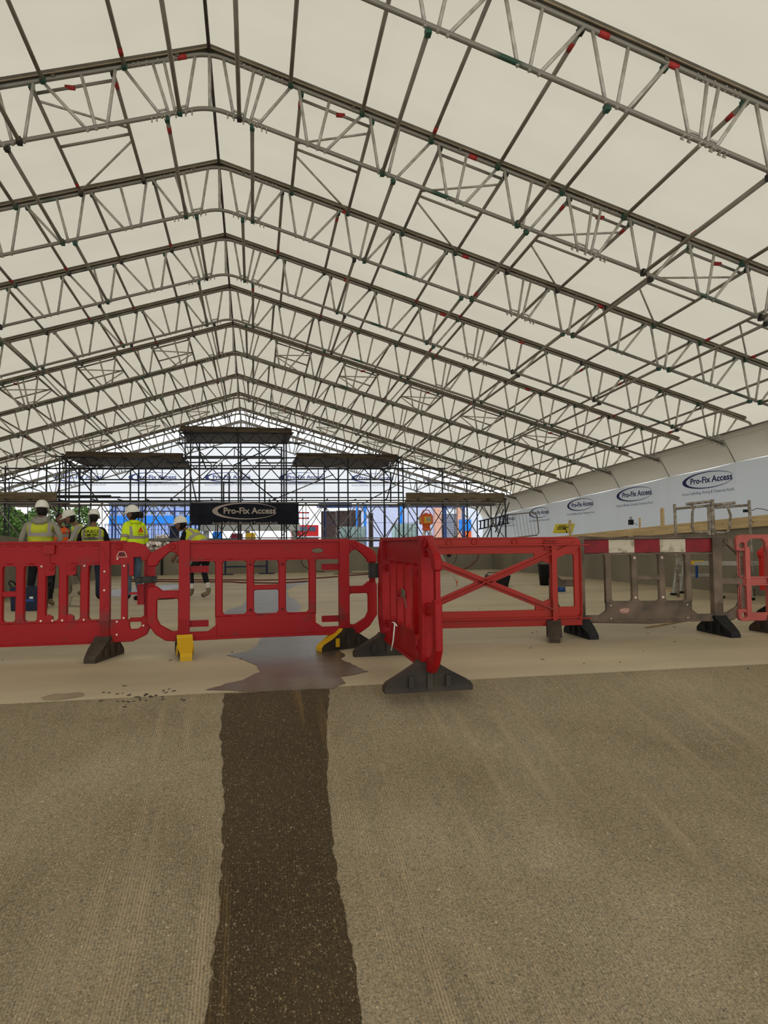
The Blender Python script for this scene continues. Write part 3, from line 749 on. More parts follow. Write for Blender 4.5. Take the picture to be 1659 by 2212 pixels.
for x, z in [(.634, .74), (.634, .58), (.735, .42 - .11), (.735, .2), (.735, .845), (.61, .23), (.47, .335), (.30, .335), (.133, .335), (.79, .785), (.79, .34), (.95, .27), (.47, .79), (.133, .79), (.09 + .133, .335)]:
    mb.lathe([(.009, 0), (.009, .004)], (x, -.03 if x != .634 else -.045, z), 8, 0, Matrix.Rotation(math.pi / 2, 3, 'X'))
o = mb.build('pale_pinholes', TANP, tA); o['kind'] = 'stuff'  # pale discs added in place of bright see-through pinholes
mb = MB()
for a, b in (((.725, .86), (.745, .905)), ((.745, .905), (.79, .905)), ((.79, .905), (.81, .86))): mb.bar((a[0], -.0195, a[1]), (b[0], -.0195, b[1]), .004, .007, (0, 1, 0))
mb.bar((.725, -.0195, .86), (.81, -.0195, .86), .004, .005, (0, 1, 0)); a = mb.mesh('mark', TANP)
tx = text_mesh('ISI', .05, INKK, bold=.0012, th=.001); tx.transform(Matrix.Translation((.768, -.0195, .882)))
link('moulded_mark', merge('moulded_mark', [(a, 0), (tx, 1)], [TANP, INKK]), tA)
place_barrier(tA, bpos(-110, 5.44), bpos(216, 5.66))
feet(tA, (-.634, .634), 'mm', (0, -.25))
# rubber clips joining the barriers
def clip(label, c, d, rz):
    t = thing('barrier_clip', label, 'clip', (c.x, c.y, c.z), rz)
    mb = MB(); mb.box((0, 0, 0), d); mb.box((0, -d[1] * .5, 0), (d[0] * .35, .012, d[2] * .8)); mb.build('strap', RUBBER, t)
    mb = MB()
    for k in (-1, 1): mb.box((k * d[0] * .28, -d[1] * .5, 0), (.012, .01, d[2])); mb.box((0, -d[1] * .5, k * d[2] * .42), (d[0], .01, .008))
    mb.build('ribs', RUBBERB, t)
def bz(px, py, D): v = bearing(px, py); v = v * (D / (v.length)) ; return v
def pt(px, py, D):                                        # point at optical depth D
    d = C2W @ Vector(((px - CX) / F * D, (py - CY) / F * D, D)); return d + Vector((0, 0, HS))
clip('black rubber clip joining the left and central red barriers', pt(317, 1252, 5.64), (.17, .06, .055), .15)
clip('black square clip joining the central barrier to the end-on barrier', pt(809, 1232, 6.02), (.11, .1, .13), -.2)

# orange-red barrier seen from its back, with an X brace
tD = thing('barrier', 'orange-red barrier seen from its back with an X brace', 'barrier')
m = REDO
def addD(nm, me, loc=None): return link(nm, me, tD, loc)
H = .968
addD('top_board', plate(rounded([(-H, .845), (H, .845), (H, .99), (-H, .99)], [0, 0, .06, .06]), [], .03, m, .004))
mb = MB(); mb.box((0, -.03, .925), (1.86, .07, .012)); mb.box((0, .0, .995), (1.8, .06, .01))
mb.box((.99, -.03, .92), (.12, .03, .008)); mb.box((.99, -.03, .2), (.12, .03, .01))
for k in range(4):
    for s in (-1, 1): mb.box((s * .66, -.03, .885 + .028 * k), (.16 - .02 * abs(k - 1.5), .05, .008))
mb.box((0, -.03, .215), (1.9, .06, .012)); mb.build('ribs', m, tD)
addD('bottom_board', plate([(-H, ZB), (H, ZB), (H, .285), (-H, .285)], [], .03, m, .004))
mb = MB()
for x, z in ((-.1, .96), (.3, .955), (-.35, .955)):
    mb = MB(); mb.lathe([(.03, 0), (.03, .012), (.02, .012), (.02, .003)], (x, -.016, z), 12, 0, Matrix.Rotation(math.pi / 2, 3, 'X')); mb.build('boss', m, tD)
for s in (-1, 1):
    o = [(s * .66, .845), (s * H, .845), (s * H, .285), (s * .66, .285)]
    h = rounded([(s * .71, .83), (s * .9, .83), (s * .9, .31), (s * .71, .31)], .02)
    addD('end_frame', plate(o, [h], .03, m, .004))
    mb = MB(); mb.box((s * .685, -.02, .52), (.05, .07, .78)); mb.box((s * .685, 0, .11), (.07, .07, .06)); mb.build('post', m, tD)
    mb = MB(); mb.bar((s * .93, -.03, .925), (s * .66, -.03, .80), .07, .01, (0, 1, 0)); mb.path([(s * .9, -.03, .925), (s * .955, -.03, .9), (s * .962, -.03, .8), (s * .962, -.03, .25), (s * .93, -.03, .215)], .008, 5); mb.build('edge_rib', m, tD)
for s in (-1, 1):
    p, q = Vector((s * .68, 0, .85)), Vector((-s * .68, 0, .29)); d = (q - p).normalized(); nrm = Vector((-d.z, 0, d.x))
    mb = MB(); mb.bar(p, q, .034, .07, (0, 1, 0) if False else (0, 0, 1)); mb.bar(p + nrm * .0 + Vector((0, -.03, 0)), q + Vector((0, -.03, 0)), .04, .012); mb.build('brace', m, tD)
for s in (-1, 1):
    addD('gusset', plate([(s * .7, .85), (s * .5, .85), (s * .5, .80), (s * .7, .72)][::int(-s)], [], .028, m, .003)); addD('gusset', plate([(s * .7, .29), (s * .5, .29), (s * .5, .335), (s * .7, .41)][::int(s)], [], .028, m, .003))
    addD('gusset', plate([(0, .61), (s * .1, .625), (s * .11, .53), (0, .535)][::int(-s)], [], .026, m, .003))
place_barrier(tD, bpos(898, 6.36), bpos(1188, 6.5))
feet(tD, (-.685, .685), 'mm', (0, -.33))
# faded barrier at the right edge
tF = thing('barrier', 'faded pinkish red barrier at the right edge with round end holes', 'barrier')
m = REDP
def addF(nm, me): return link(nm, me, tF)
circ = lambda x, z, r: [(x + r * math.cos(k * math.pi / 8), z + r * math.sin(k * math.pi / 8)) for k in range(16)]
out = rounded([(-1, .845), (-.87, .845), (-.87, .62), (-.6, .62), (-.6, .845), (1, .845), (1, 1.0), (-1, 1.0)], [.02, 0, 0, 0, .05, .02, .03, .07])
addF('top_board', plate(rounded([(-1, .845), (-.885, .845), (-.885, .93), (-.84, .965), (-.72, .965), (-.68, .93), (-.68, .84), (1, .84), (1, 1.0), (-1, 1.0)], [.01, 0, .02, .03, .03, .02, 0, .01, .03, .06]), [circ(-.94, .895, .034)], .04, m, .004))
addF('bottom_board', plate(rounded([(-1, ZB), (1, ZB), (1, .21), (-.86, .21), (-.86, .25), (-1, .25)], [.05, .03, 0, 0, 0, 0]), [circ(-.94, .193, .032)], .04, m, .004))
for x, wd in ((-.89, .05), (-.63, .085), (-.3, .05), (0, .05), (.3, .05), (.63, .085), (.9, .05)):
    mb = MB(); mb.box((x, 0, .53), (wd, .06, .7))
    if abs(x) == .63: mb.box((x, 0, .12), (.06, .06, .08))
    if abs(x) == .63:
        for z in (.28, .74): mb.lathe([(.022, 0), (.022, .02), (.014, .02), (.014, .005)], (x, -.03, z), 12, 0, Matrix.Rotation(math.pi / 2, 3, 'X'))
    mb.build('post' if wd > .06 else 'slat', m, tF)
mb = MB(); mb.box((0, 0, .57), (1.86, .05, .012)); mb.box((0, 0, .495), (1.86, .05, .012)); mb.box((0, 0, .53), (1.86, .012, .08)); mb.build('mid_rail', m, tF)
mb = MB()
for dx in (0, .022):
    mb.path([(-.985 + dx, 0, .845), (-.985 + dx, 0, .60), (-.96 + dx, 0, .572), (-.88, 0, .572)], .006, 5); mb.path([(-.985 + dx, 0, .25), (-.985 + dx, 0, .465), (-.96 + dx, 0, .492), (-.88, 0, .492)], .006, 5)
for k in range(14): mb.box((-.975, 0, .27 + .04 * k), (.024, .006, .005))
mb.build('end_wires', m, tF)
mb = MB(); 
for k in range(15): mb.box((-.84, -.01, .6 + .018 * k), (.04, .02, .005))
mb.box((-.855, -.01, .73), (.005, .03, .28)); mb.build('comb', BROWN, tF)
place_barrier(tF, bpos(1640, 6.74), bpos(1920, 6.9)); feet(tF, (-.63, .63), 'mm', (.12, .0))
# bright red barrier behind it
tG = thing('barrier', 'bright red barrier just showing behind the faded one at the right edge', 'barrier')
for s in (-1, 1):
    mb = MB(); mb.box((s * .7, 0, .56), (.09, .08, .88)); mb.build('post', REDB, tG)
    link('end_arm', plate([(s * x, z) for x, z in ((.72, .98), (1.0, .8), (.98, .74), (.9, .75), (.74, .86))], [], .05, REDB, .006), tG)
    mb = MB(); mb.box((s * .95, 0, .55), (.05, .04, .42)); mb.build('end_slat', REDB, tG)
for nm, z0, z1 in (('top_board', .82, .98), ('bottom_board', ZB, .33)): link(nm, plate([(-.7, z0), (.7, z0), (.7, z1), (-.7, z1)], [], .035, REDB, .004), tG)
for x in (-.41, -.14, .14, .41): link('slat', plate(slat_outline(x, .33, .83, .024), [], .05, REDB, .006), tG)
place_barrier(tG, bpos(1665, 8.1), bpos(1860, 8.6)); feet(tG, (-.7, .7), 'bb')

# ================================================================== PEOPLE
SKIN = mat('skin', (.33, .17, .11), .55, var=.08)
SKIND = mat('skin_tanned', (.2, .1, .065), .55, var=.1)
HAIR = mat('dark_hair', (.014, .01, .008), .6, var=.3)
HELM = mat('white_helmet', (.74, .71, .62), .35, var=.04)
VEST = mat('hi_vis_yellow', (.56, .62, .03), .7, col2=(.40, .43, .03), thr=(.3, .6), scale=5, bump=.25, bscale=7)
VESTD = mat('hi_vis_yellow_grubby', (.47, .49, .035), .75, col2=(.16, .16, .025), thr=(.34, .56), scale=3.5, det=6, bump=.25, bscale=7)
JACK = mat('hi_vis_jacket', (.62, .8, .02), .6, var=.06, bump=.4, bscale=9)
VORG = mat('hi_vis_orange', (.85, .13, .02), .7, var=.08)
STRIPE = mat('reflective_tape', (.30, .265, .24), .5, var=.06)
HOOD = mat('grey_hoodie', (.27, .25, .2), .85, var=.12, scale=8, bump=.3, bscale=12)
SHIRTG = mat('pale_grey_shirt', (.36, .34, .3), .85, var=.1)
BLK = mat('black_cloth', (.012, .012, .014), .85, var=.3)
JEAN = mat('blue_jeans', (.075, .115, .16), .85, var=.2, scale=9)
JEAND = mat('dark_jeans', (.022, .03, .048), .85, var=.25)
KHAKI = mat('khaki_trousers', (.17, .155, .11), .85, var=.2, scale=6)
BOOTT = mat('tan_boots', (.22, .165, .1), .75, var=.2)
BOOTB = mat('black_boots', (.014, .013, .012), .6, var=.2)
SOCK = mat('white_sock', (.6, .57, .5), .85)
STAND = dict(pel=(0, 0, .92), spi=(0, .005, 1.08), che=(0, -.01, 1.27), nek=(0, 0, 1.44), hea=(0, .02, 1.52),
             sL=(-.175, -.01, 1.385), eL=(-.235, -.03, 1.11), wL=(-.22, .1, .90), sR=(.175, -.01, 1.385), eR=(.235, -.03, 1.11), wR=(.22, .1, .90),
             hL=(-.085, 0, .87), kL=(-.1, .03, .49), aL=(-.11, -.02, .09), tL=(-.13, .15, .035), hR=(.085, 0, .87), kR=(.1, .03, .49), aR=(.11, -.02, .09), tR=(.13, .15, .035))
RADII = dict(pel=(.15, .115), spi=(.135, .105), che=(.155, .115), nek=(.055, .055), hea=(.05, .05), s=(.07, .07), e=(.05, .05), w=(.034, .03), h=(.095, .1), k=(.067, .068), a=(.05, .052), t=(.045, .035))
BONES = [('pel', 'spi'), ('spi', 'che'), ('che', 'nek'), ('nek', 'hea')] + [(a + s, b + s) for s in 'LR' for a, b in (('s', 'e'), ('e', 'w'), ('h', 'k'), ('k', 'a'), ('a', 't'))] + [('che', 's' + s) for s in 'LR'] + [('pel', 'h' + s) for s in 'LR']
def head_mesh(mb, c, yaw, pitch, mi):
    rot = Matrix.Rotation(yaw, 3, 'Z') @ Matrix.Rotation(pitch, 3, 'X'); n, k = 20, 16
    o = len(mb.v)
    for i in range(k + 1):
        ph = math.pi * i / k
        for j in range(n):
            th = 2 * math.pi * j / n
            d = Vector((math.sin(ph) * math.sin(th), math.sin(ph) * math.cos(th), math.cos(ph)))
            p = Vector((d.x * .076, d.y * .096, d.z * .118))
            f = max(0, d.y)
            p.y += .022 * math.exp(-((d.x / .2) ** 2 + ((d.z + .18) / .2) ** 2)) * (f > 0)          # nose
            p.y -= .012 * math.exp(-(((abs(d.x) - .38) / .16) ** 2 + ((d.z - .05) / .13) ** 2)) * (f > 0)  # eye sockets
            p.y += .007 * math.exp(-((d.x / .3) ** 2 + ((d.z + .58) / .09) ** 2)) * (f > 0)          # lips
            p.y += .010 * math.exp(-((d.x / .3) ** 2 + ((d.z + .85) / .14) ** 2)) * (f > 0)          # chin
            if d.z < -.2: p.x *= 1 - .22 * min(1, (-d.z - .2) / .6)
            p.x += (.014 if d.x > 0 else -.014) * math.exp(-(((abs(d.x) - 1) / .12) ** 2 + (d.y / .2) ** 2 + (d.z / .22) ** 2))   # ears
            mb.v.append(tuple(rot @ p + c))
    for i in range(k):
        for j in range(n):
            mb.f.append([o + i * n + j, o + (i + 1) * n + j, o + (i + 1) * n + (j + 1) % n, o + i * n + (j + 1) % n]); mb.m.append(mi); mb.s.append(True)
    return rot
def person(label, px, py, face, sc_, pose, top, sleeve, trousers, boots, skin, vest, back=None, vest_kind='vest', hyaw=0, hpitch=0, helmet=True, knee_cut=None, group=None, strap=False, bare=False, legs=None):
    J = {k: Vector(v) for k, v in STAND.items()}
    for k, v in pose.items(): J[k] = Vector(v)
    p0 = fl(px, py); t = thing('person', label, 'person', p0, face); t.scale = (sc_,) * 3
    names = list(J); idx = {n: i for i, n in enumerate(names)}
    vs = [tuple(J[n]) for n in names]; ed = [(idx[a], idx[b]) for a, b in BONES]; rad = [RADII.get(n, RADII.get(n[0])) for n in names]
    for s in 'LR':                                        # palm, four fingers and a thumb
        e, w = J['e' + s], J['w' + s]; d = (w - e).normalized(); sd = Vector((0, 1, 0)) - d * d.y
        sd = sd.normalized() if sd.length > .1 else Vector((0, 0, 1)); nn = d.cross(sd)
        o = len(vs); vs.append(tuple(w + d * .075)); rad.append((.03, .024)); ed.append((idx['w' + s], o))
        for q, ln in ((-.03, .06), (-.01, .075), (.011, .07), (.03, .058)):
            a = len(vs); vs += [tuple(w + d * .1 + sd * q), tuple(w + d * (.1 + ln * .5) + sd * q + nn * .004), tuple(w + d * (.1 + ln) + sd * q + nn * .02)]; rad += [(.0095, .0095), (.009, .009), (.007, .007)]
            ed += [(o, a), (a, a + 1), (a + 1, a + 2)]
        a = len(vs); vs += [tuple(w + d * .05 + sd * .04), tuple(w + d * .09 + sd * .055)]; rad += [(.012, .012), (.009, .009)]; ed += [(idx['w' + s], a), (a, a + 1)]
    me = bpy.data.meshes.new('sk'); me.from_pydata(vs, ed, []); o = bpy.data.objects.new('sk', me); C.objects.link(o)
    sk = o.modifiers.new('s', 'SKIN'); sk.use_smooth_shade = True
    for v, r in zip(me.skin_vertices[0].data, rad): v.radius = r
    me.skin_vertices[0].data[idx['pel']].use_root = True
    o.modifiers.new('d', 'SUBSURF').levels = 1
    bpy.context.view_layer.update(); bm_ = bpy.data.meshes.new_from_object(o.evaluated_get(bpy.context.evaluated_depsgraph_get()))
    mb = MB(); mb.add([v.co for v in bm_.vertices], [list(p.vertices) for p in bm_.polygons], 0, True)
    bpy.data.objects.remove(o)
    mats = [top, sleeve, trousers, boots, skin, SOCK]
    for i, f in enumerate(mb.f):
        c = sum((Vector(mb.v[k]) for k in f), Vector()) / len(f); best = (9, None, 0)
        for a, b in BONES:
            A, B = J[a], J[b]; ab = B - A; u = max(0, min(1, (c - A).dot(ab) / ab.length_squared)); ds = (c - A - ab * u).length - (.05 if a in ('pel', 'spi') else 0)
            if ds < best[0]: best = (ds, a + b, u)
        for s in 'LR':
            ds = (c - (J['w' + s] + (J['w' + s] - J['e' + s]).normalized() * .09)).length - .05
            if ds < best[0]: best = (ds, 'hand', 0)
        ds, bn, u = best
        if bn == 'hand': k = 4
        elif bn in ('nekhea',) or (bn == 'chenek' and u > .75): k = 4
        elif bn[0] == 's' and bn[:2] in ('sL', 'sR'): k = 1 if not bare or u < .75 else 4
        elif bn[0] == 'e': k = 4 if bare else 1
        elif bn[:2] in ('hL', 'hR') or bn[:4] in ('pelh',): k = 2
        elif bn[:2] in ('kL', 'kR'): k = 2 if u < (knee_cut or .86) else (5 if knee_cut and u < .8 else 3)
        elif bn[0] == 'a': k = 3
        elif bn == 'pelspi' and u < .35: k = 2
        else: k = 0
        mb.m[i] = k
    up = (J['hea'] - J['nek']).normalized(); hc = J['hea'] + up * .085 + Vector((0, .012, 0))
    rot = head_mesh(mb, hc, hyaw, hpitch, 4)
    mb.build('body', mats, t)
    # hair cap and helmet ride on the head
    def hm(nm, prof, m, off=Vector((0, -.004, .012)), sx=1, sy=1.24, cut=None):
        q = MB(); q.lathe(prof, (0, 0, 0), 20, 0, None, sx, sy); q.v = [tuple(rot @ (Vector(v) + off) + hc) for v in q.v]; return q, m
    q, m = hm('hair', [(.03, -.105), (.062, -.085), (.079, -.03), (.082, .02), (.075, .06), (.05, .095), (.02, .108)], HAIR, Vector((0, -.022, .012)), 1, 1.1); q.build('hair', m, t)
    if helmet:
        q, m = hm('helmet', [(.107, .0), (.112, .008), (.105, .03), (.1, .06), (.085, .1), (.058, .128), (.025, .14), (.005, .142)], HELM, Vector((0, -.004, .035)), 1, 1.22)
        h = q.build('hard_hat', m, t)
        q = MB(); n = 12; V = []
        for k in range(n + 1):
            a = math.radians(20 + 140 * k / n)
            for r_, z in ((.1, .012), (.155 if k not in (0, n) else .11, -.004), (.155 if k not in (0, n) else .11, -.012)): V.append(rot @ (Vector((r_ * .9 * math.cos(a), r_ * 1.2 * math.sin(a) * (1.0), z + .035))) + hc)
        q.add(V, [(3 * k + i, 3 * k + 3 + i, 3 * k + 4 + i, 3 * k + 1 + i) for k in range(n) for i in (0, 1)], 0, True); q.build('peak', m, h)
        q = MB()
        for k in range(3): q.path([rot @ (Vector((x, y, z + .035)) + Vector((0, -.004, 0))) + hc for x, y, z in [((-.03 + .03 * k) * 1.0, .105 * math.cos(a), .142 * math.sin(a) + .004) for a in (.6, 1.0, 1.5, 2.0, 2.5)]], .006, 5)
        q.build('ridge', m, h)
        if strap:
            q = MB(); q.path([rot @ (Vector(p)) + hc for p in ((.085, -.02, .04), (.09, -.09, .0), (.06, -.125, -.02), (-.06, -.125, -.02), (-.09, -.09, 0), (-.085, -.02, .04))], .012, 6); q.path([rot @ Vector(p) + hc for p in ((.085, -.06, .03), (.083, .0, -.06), (.04, .05, -.12), (-.04, .05, -.12), (-.083, 0, -.06), (-.085, -.06, .03))], .006, 5); q.build('chin_strap', BLACK, h)
    # waistcoat or jacket round the trunk
    if vest:
        A = [J['pel'] + (J['pel'] - J['spi']).normalized() * (.04 if vest_kind == 'vest' else .1), J['spi'], J['che'], J['nek'] + (J['che'] - J['nek']).normalized() * .02]
        R0 = (J['hR'] - J['hL']).normalized(); R1 = (J['sR'] - J['sL']).normalized()
        rings = [(0, .195, .155), (.12, .195, .152), (.28, .19, .148), (.33, .19, .148), (.42, .192, .148), (.55, .2, .15), (.66, .208, .15), (.76, .212, .145), (.84, .212, .135), (.90, .2, .115), (.955, .155, .095), (1.0, .085, .085)]
        fine = []
        for i in range(len(rings) - 1):
            for k in range(2): u = k / 2; fine.append(tuple(rings[i][q] * (1 - u) + rings[i + 1][q] * u for q in range(3)))
        fine.append(rings[-1]); n = 36; V = []; cum = [0]
        for i in range(3): cum.append(cum[-1] + (A[i + 1] - A[i]).length)
        for u, a, b in fine:
            L = u * cum[-1]; i = 0 if L < cum[1] else 1 if L < cum[2] else 2; f = (L - cum[i]) / (cum[i + 1] - cum[i]); c = A[i].lerp(A[i + 1], f)
            tg = ((A[min(i + 1, 3)] - A[max(i - (1 if f < .5 else 0), 0)])).normalized(); rr = R0.lerp(R1, u).normalized(); fw = tg.cross(rr) * -1
            if fw.length < .1: fw = Vector((0, 1, 0))
            fw.normalize(); k_ = 1.12 if vest_kind == 'jacket' and u < .2 else 1.0
            for j in range(n):
                th = 2 * math.pi * j / n; cs, sn = math.cos(th), math.sin(th)
                e = 2.6; x = a * k_ * math.copysign(abs(cs) ** (2 / e), cs); y = b * k_ * math.copysign(abs(sn) ** (2 / e), sn)
                wob = 1 + .018 * math.sin(5 * th + 14 * u) * (1 - u)
                V.append(c + rr * x * wob + fw * y * wob)
        q = MB(); m_ = len(fine)
        for i in range(m_ - 1):
            um = (fine[i][0] + fine[i + 1][0]) / 2
            for j in range(n):
                xm = math.cos(2 * math.pi * (j + .5) / n)
                st = (.30 < um < .385) or (.545 < um < .64) or (.6 < um < .94 and .55 < abs(xm) < .74)
                q.add([], []); q.f.append([i * n + j, i * n + (j + 1) % n, (i + 1) * n + (j + 1) % n, (i + 1) * n + j]); q.m.append(1 if st else 0); q.s.append(True)
        q.v = [tuple(v) for v in V]
        vo = q.build('jacket' if vest_kind == 'jacket' else 'hi_vis_vest', [vest, STRIPE], t)
        if back:
            c = J['che'].lerp(J['nek'], .1); tg = (J['nek'] - J['spi']).normalized(); fw = tg.cross(R1).normalized()
            M = Matrix((R1, fw, tg)).transposed().to_4x4()
            for nm, me_, dx, dz in back:
                o = link(nm, me_, vo); o.matrix_local = Matrix.Translation(c - fw * .17 + R1 * dx + tg * dz) @ M
        if vest_kind == 'jacket':
            q = MB()
            for s in 'LR': q.path([J['s' + s].lerp(J['nek'], .35), J['s' + s].lerp(J['nek'], .12) + Vector((0, 0, -.0)), J['s' + s].lerp(J['e' + s], .2), J['s' + s].lerp(J['e' + s], .6), J['e' + s], J['e' + s].lerp(J['w' + s], .5), J['w' + s]], .078, 12, 0, .05)
            q.build('sleeves', [vest], t)
            q = MB()
            for s in 'LR':
                a, b = J['s' + s].lerp(J['e' + s], .62), J['s' + s].lerp(J['e' + s], .82); q.tube(a, b, .075, 12)
            q.build('sleeve_tape', STRIPE, t)
            q = MB(); q.path([J['nek'] + Vector((.075 * math.cos(a), .07 * math.sin(a), .02)) for a in [k * .6283 for k in range(10)]], .035, 8, 0, None, True); q.build('collar', vest, t)
    return t, J, hc, rot
# a triangle crest, as on the jacket's back
def crest(m1, m2):
    q = MB(); q.prism([(-.055, -.05), (.055, -.05), (.0, .06)], 0, .003, 0); q.prism([(-.02, -.05), (.02, -.05), (.0, -.01)], -.002, 0, 1); return q.mesh('crest', [m1, m2])
CRR = mat('crest_red', (.6, .04, .02), .6); CRY = mat('crest_orange', (.7, .25, .03), .6)
# man in the grey hoodie, back turned
t, J, hc, rot = person('man with his back turned in grey hoodie, grubby yellow vest, black trousers and tan boots', 86, 1311, .1, .965,
    dict(sL=(-.195, -.01, 1.385), sR=(.195, -.01, 1.385), eL=(-.29, -.02, 1.11), wL=(-.27, .12, .92), eR=(.31, .0, 1.12), wR=(.16, .2, 1.03), kL=(-.13, .03, .49), aL=(-.17, -.01, .09), tL=(-.19, .15, .035), kR=(.13, .03, .49), aR=(.15, -.03, .09), tR=(.19, .12, .035)),
    HOOD, HOOD, BLK, BOOTT, SKIND, VESTD, None, 'vest', .15, -.12)
q = MB(); q.path([J['nek'] + Vector((.085 * math.cos(a), -.035 + .075 * math.sin(a), .02 + .02 * math.sin(a))) for a in [k * .6283 for k in range(10)]], .04, 8, 0, None, True); q.path([J['nek'] + Vector((x, -.12, z)) for x, z in ((-.1, .01), (-.04, -.04), (.04, -.04), (.1, .01))], .045, 8); q.build('hood', HOOD, t)
# man half hidden in orange
person('bearded man without a helmet in an orange vest, looking down behind the man in grey', 124, 1283, math.pi + .45, .97,
    dict(nek=(0, .06, 1.43), hea=(0, .11, 1.50), wR=(.1, .25, 1.0), wL=(-.1, .25, 1.0)), BLK, BLK, BLK, BOOTB, SKIND, VORG,
    [('crest', crest(mat('crest_dark_orange', (.5, .07, .015), .7), STRIPE), 0, 0)], 'vest', .25, -.45, helmet=False)
# man in profile looking left
t, J, hc, rot = person('man in profile facing left in white helmet, pale shirt, yellow vest and khaki work trousers', 168, 1287, math.pi / 2 + .1, .97,
    dict(nek=(0, .05, 1.43), hea=(0, .1, 1.49), wL=(-.14, .28, 1.02), eL=(-.2, .08, 1.12), wR=(.15, .3, 1.05), eR=(.22, .08, 1.12), kL=(-.1, .2, .5), aL=(-.1, .12, .09), tL=(-.1, .3, .035), aR=(.1, -.16, .1), tR=(.1, .02, .035), kR=(.1, .02, .5)),
    SHIRTG, SHIRTG, KHAKI, BOOTT, SKIND, VEST, None, 'vest', 0, -.3)
q = MB(); q.box(J['kL'] + Vector((0, .06, .0)), (.12, .05, .2)); q.build('knee_pad', BLK, t); q = MB(); q.box(J['kR'] + Vector((0, .06, 0)), (.12, .05, .2)); q.build('knee_pad', BLK, t)
# man with the lettered vest
lt = []
for nm, s_, dz in (('SIRACS', .075, .045), ('LIMITED', .062, -.022), ('MAIN WORK', .028, -.066), ('REFURBISHMENT', .028, -.097)):
    me = text_mesh(nm, s_, INKK, bold=.0012, th=.001); wd = max(v.co.x for v in me.vertices) * 2
    me.transform(Matrix.Diagonal(({'SIRACS': .27, 'LIMITED': .235, 'MAIN WORK': .14, 'REFURBISHMENT': .255}[nm] / wd, 1, 1.1, 1))); lt.append(('lettering', me, 0, dz))
person('man with his back turned, black sleeves and jeans, vest lettered SIRACS LIMITED', 200, 1298, .02, .915,
    dict(eL=(-.27, -.01, 1.12), wL=(-.3, .1, .9), eR=(.27, -.01, 1.12), wR=(.28, .1, .9), kR=(.11, -.01, .49), aR=(.11, -.06, .09), tR=(.15, .1, .035), aL=(-.13, .1, .09), tL=(-.2, .24, .035), kL=(-.13, .1, .49)),
    BLK, BLK, JEAND, BOOTB, SKIND, VEST, lt, 'vest', .1, -.25)
# woman in the yellow jacket
sm = text_mesh('Site Safety', .03, INKK, th=.001)
t, J, hc, rot = person('woman in bright yellow hi-vis jacket, blue jeans and black boots, hair tied back, turned left', 288, 1299, .8, .94,
    dict(eL=(-.24, -.05, 1.12), wL=(-.2, .16, 1.0), eR=(.24, -.03, 1.12), wR=(.16, .2, 1.02), aL=(-.1, .0, .09), aR=(.12, -.06, .09)),
    JACK, JACK, JEAN, BOOTB, SKIND, JACK, [('crest', crest(CRR, CRY), .02, .035), ('lettering', sm, .02, -.055)], 'jacket', .6, -.08, strap=True)
q = MB(); q.lathe([(.02, -.05), (.05, -.03), (.06, .02), (.04, .06), (.01, .07)], hc + rot @ Vector((0, -.15, -.03)), 12); q.build('hair_bun', HAIR, t)
# man bending
person('man bending forward to the left in black tee, yellow vest, black trousers and white socks', 434, 1292, 1.15, .95,
    dict(pel=(0, -.1, .9), spi=(0, .02, 1.03), che=(0, .17, 1.17), nek=(0, .3, 1.3), hea=(0, .36, 1.35), sL=(-.175, .24, 1.24), eL=(-.22, .3, .98), wL=(-.16, .45, .8), sR=(.175, .22, 1.23), eR=(.22, .3, .97), wR=(.14, .46, .8),
         hL=(-.085, -.1, .86), hR=(.085, -.1, .86), kL=(-.12, .16, .5), aL=(-.13, .12, .1), tL=(-.14, .29, .035), kR=(.11, .0, .5), aR=(.11, -.12, .1), tR=(.12, .06, .035)),
    BLK, BLK, BLK, BOOTT, SKIND, VEST, None, 'vest', .2, -.1, knee_cut=.5, strap=True, bare=True)

# ================================================================== THINGS ON THE SLAB
def cyl(nm, label, cat, p, prof, m, parts=()):
    t = thing(nm, label, cat, p); mb = MB(); mb.lathe(prof, (0, 0, 0), 24); mb.build('shell', m, t); return t
p = fl(64, 1318); t = thing('tub', 'dark navy site tub standing beside the man in the grey hoodie', 'tub', p, -.1)
mb = MB(); mb.prism(rounded([(-.2, 0), (.2, 0), (.22, .36), (-.22, .36)], .03), -.16, .16); mb.build('shell', NAVY, t)
mb = MB(); mb.box((0, -.164, .16), (.26, .006, .035)); mb.build('blue_stripe', BLUEP, t); mb = MB(); mb.box((.09, -.164, .2), (.05, .006, .03)); mb.build('paper_label', WHITEP, t)
for s in (-1, 1):
    mb = MB(); mb.path([(s * .2, -.08, .3), (s * .27, -.09, .42), (s * .3, 0, .45), (s * .27, .09, .42), (s * .2, .08, .3)], .012, 6); mb.build('handle', BLACK, t)
p = fl(150, 1314); t = thing('hand_pick', 'small pick head lying on the slab by the tub', 'tool', p, .6)
mb = MB(); mb.path([(-.16, 0, .015), (-.08, 0, .03), (0, 0, .04), (.09, 0, .03), (.17, 0, .012)], .018, 6, 0, .008); mb.build('head', TUBE, t); mb = MB(); mb.path([(0, 0, .04), (.02, .02, .1), (.05, .05, .17)], .014, 6); mb.build('socket', TUBE, t)
p = fl(1075, 1267); t = thing('mortar_tub', 'low black plastic tub lying on the slab behind the X braced barrier', 'tub', p, -.2)
mb = MB(); V = []
for z, k in ((.0, .78), (.24, 1.0), (.24, .93), (.03, .72)):
    for x, y in rounded([(-.27, -.18), (.27, -.18), (.27, .18), (-.27, .18)], .07, 3): V.append((x * k, y * k, z))
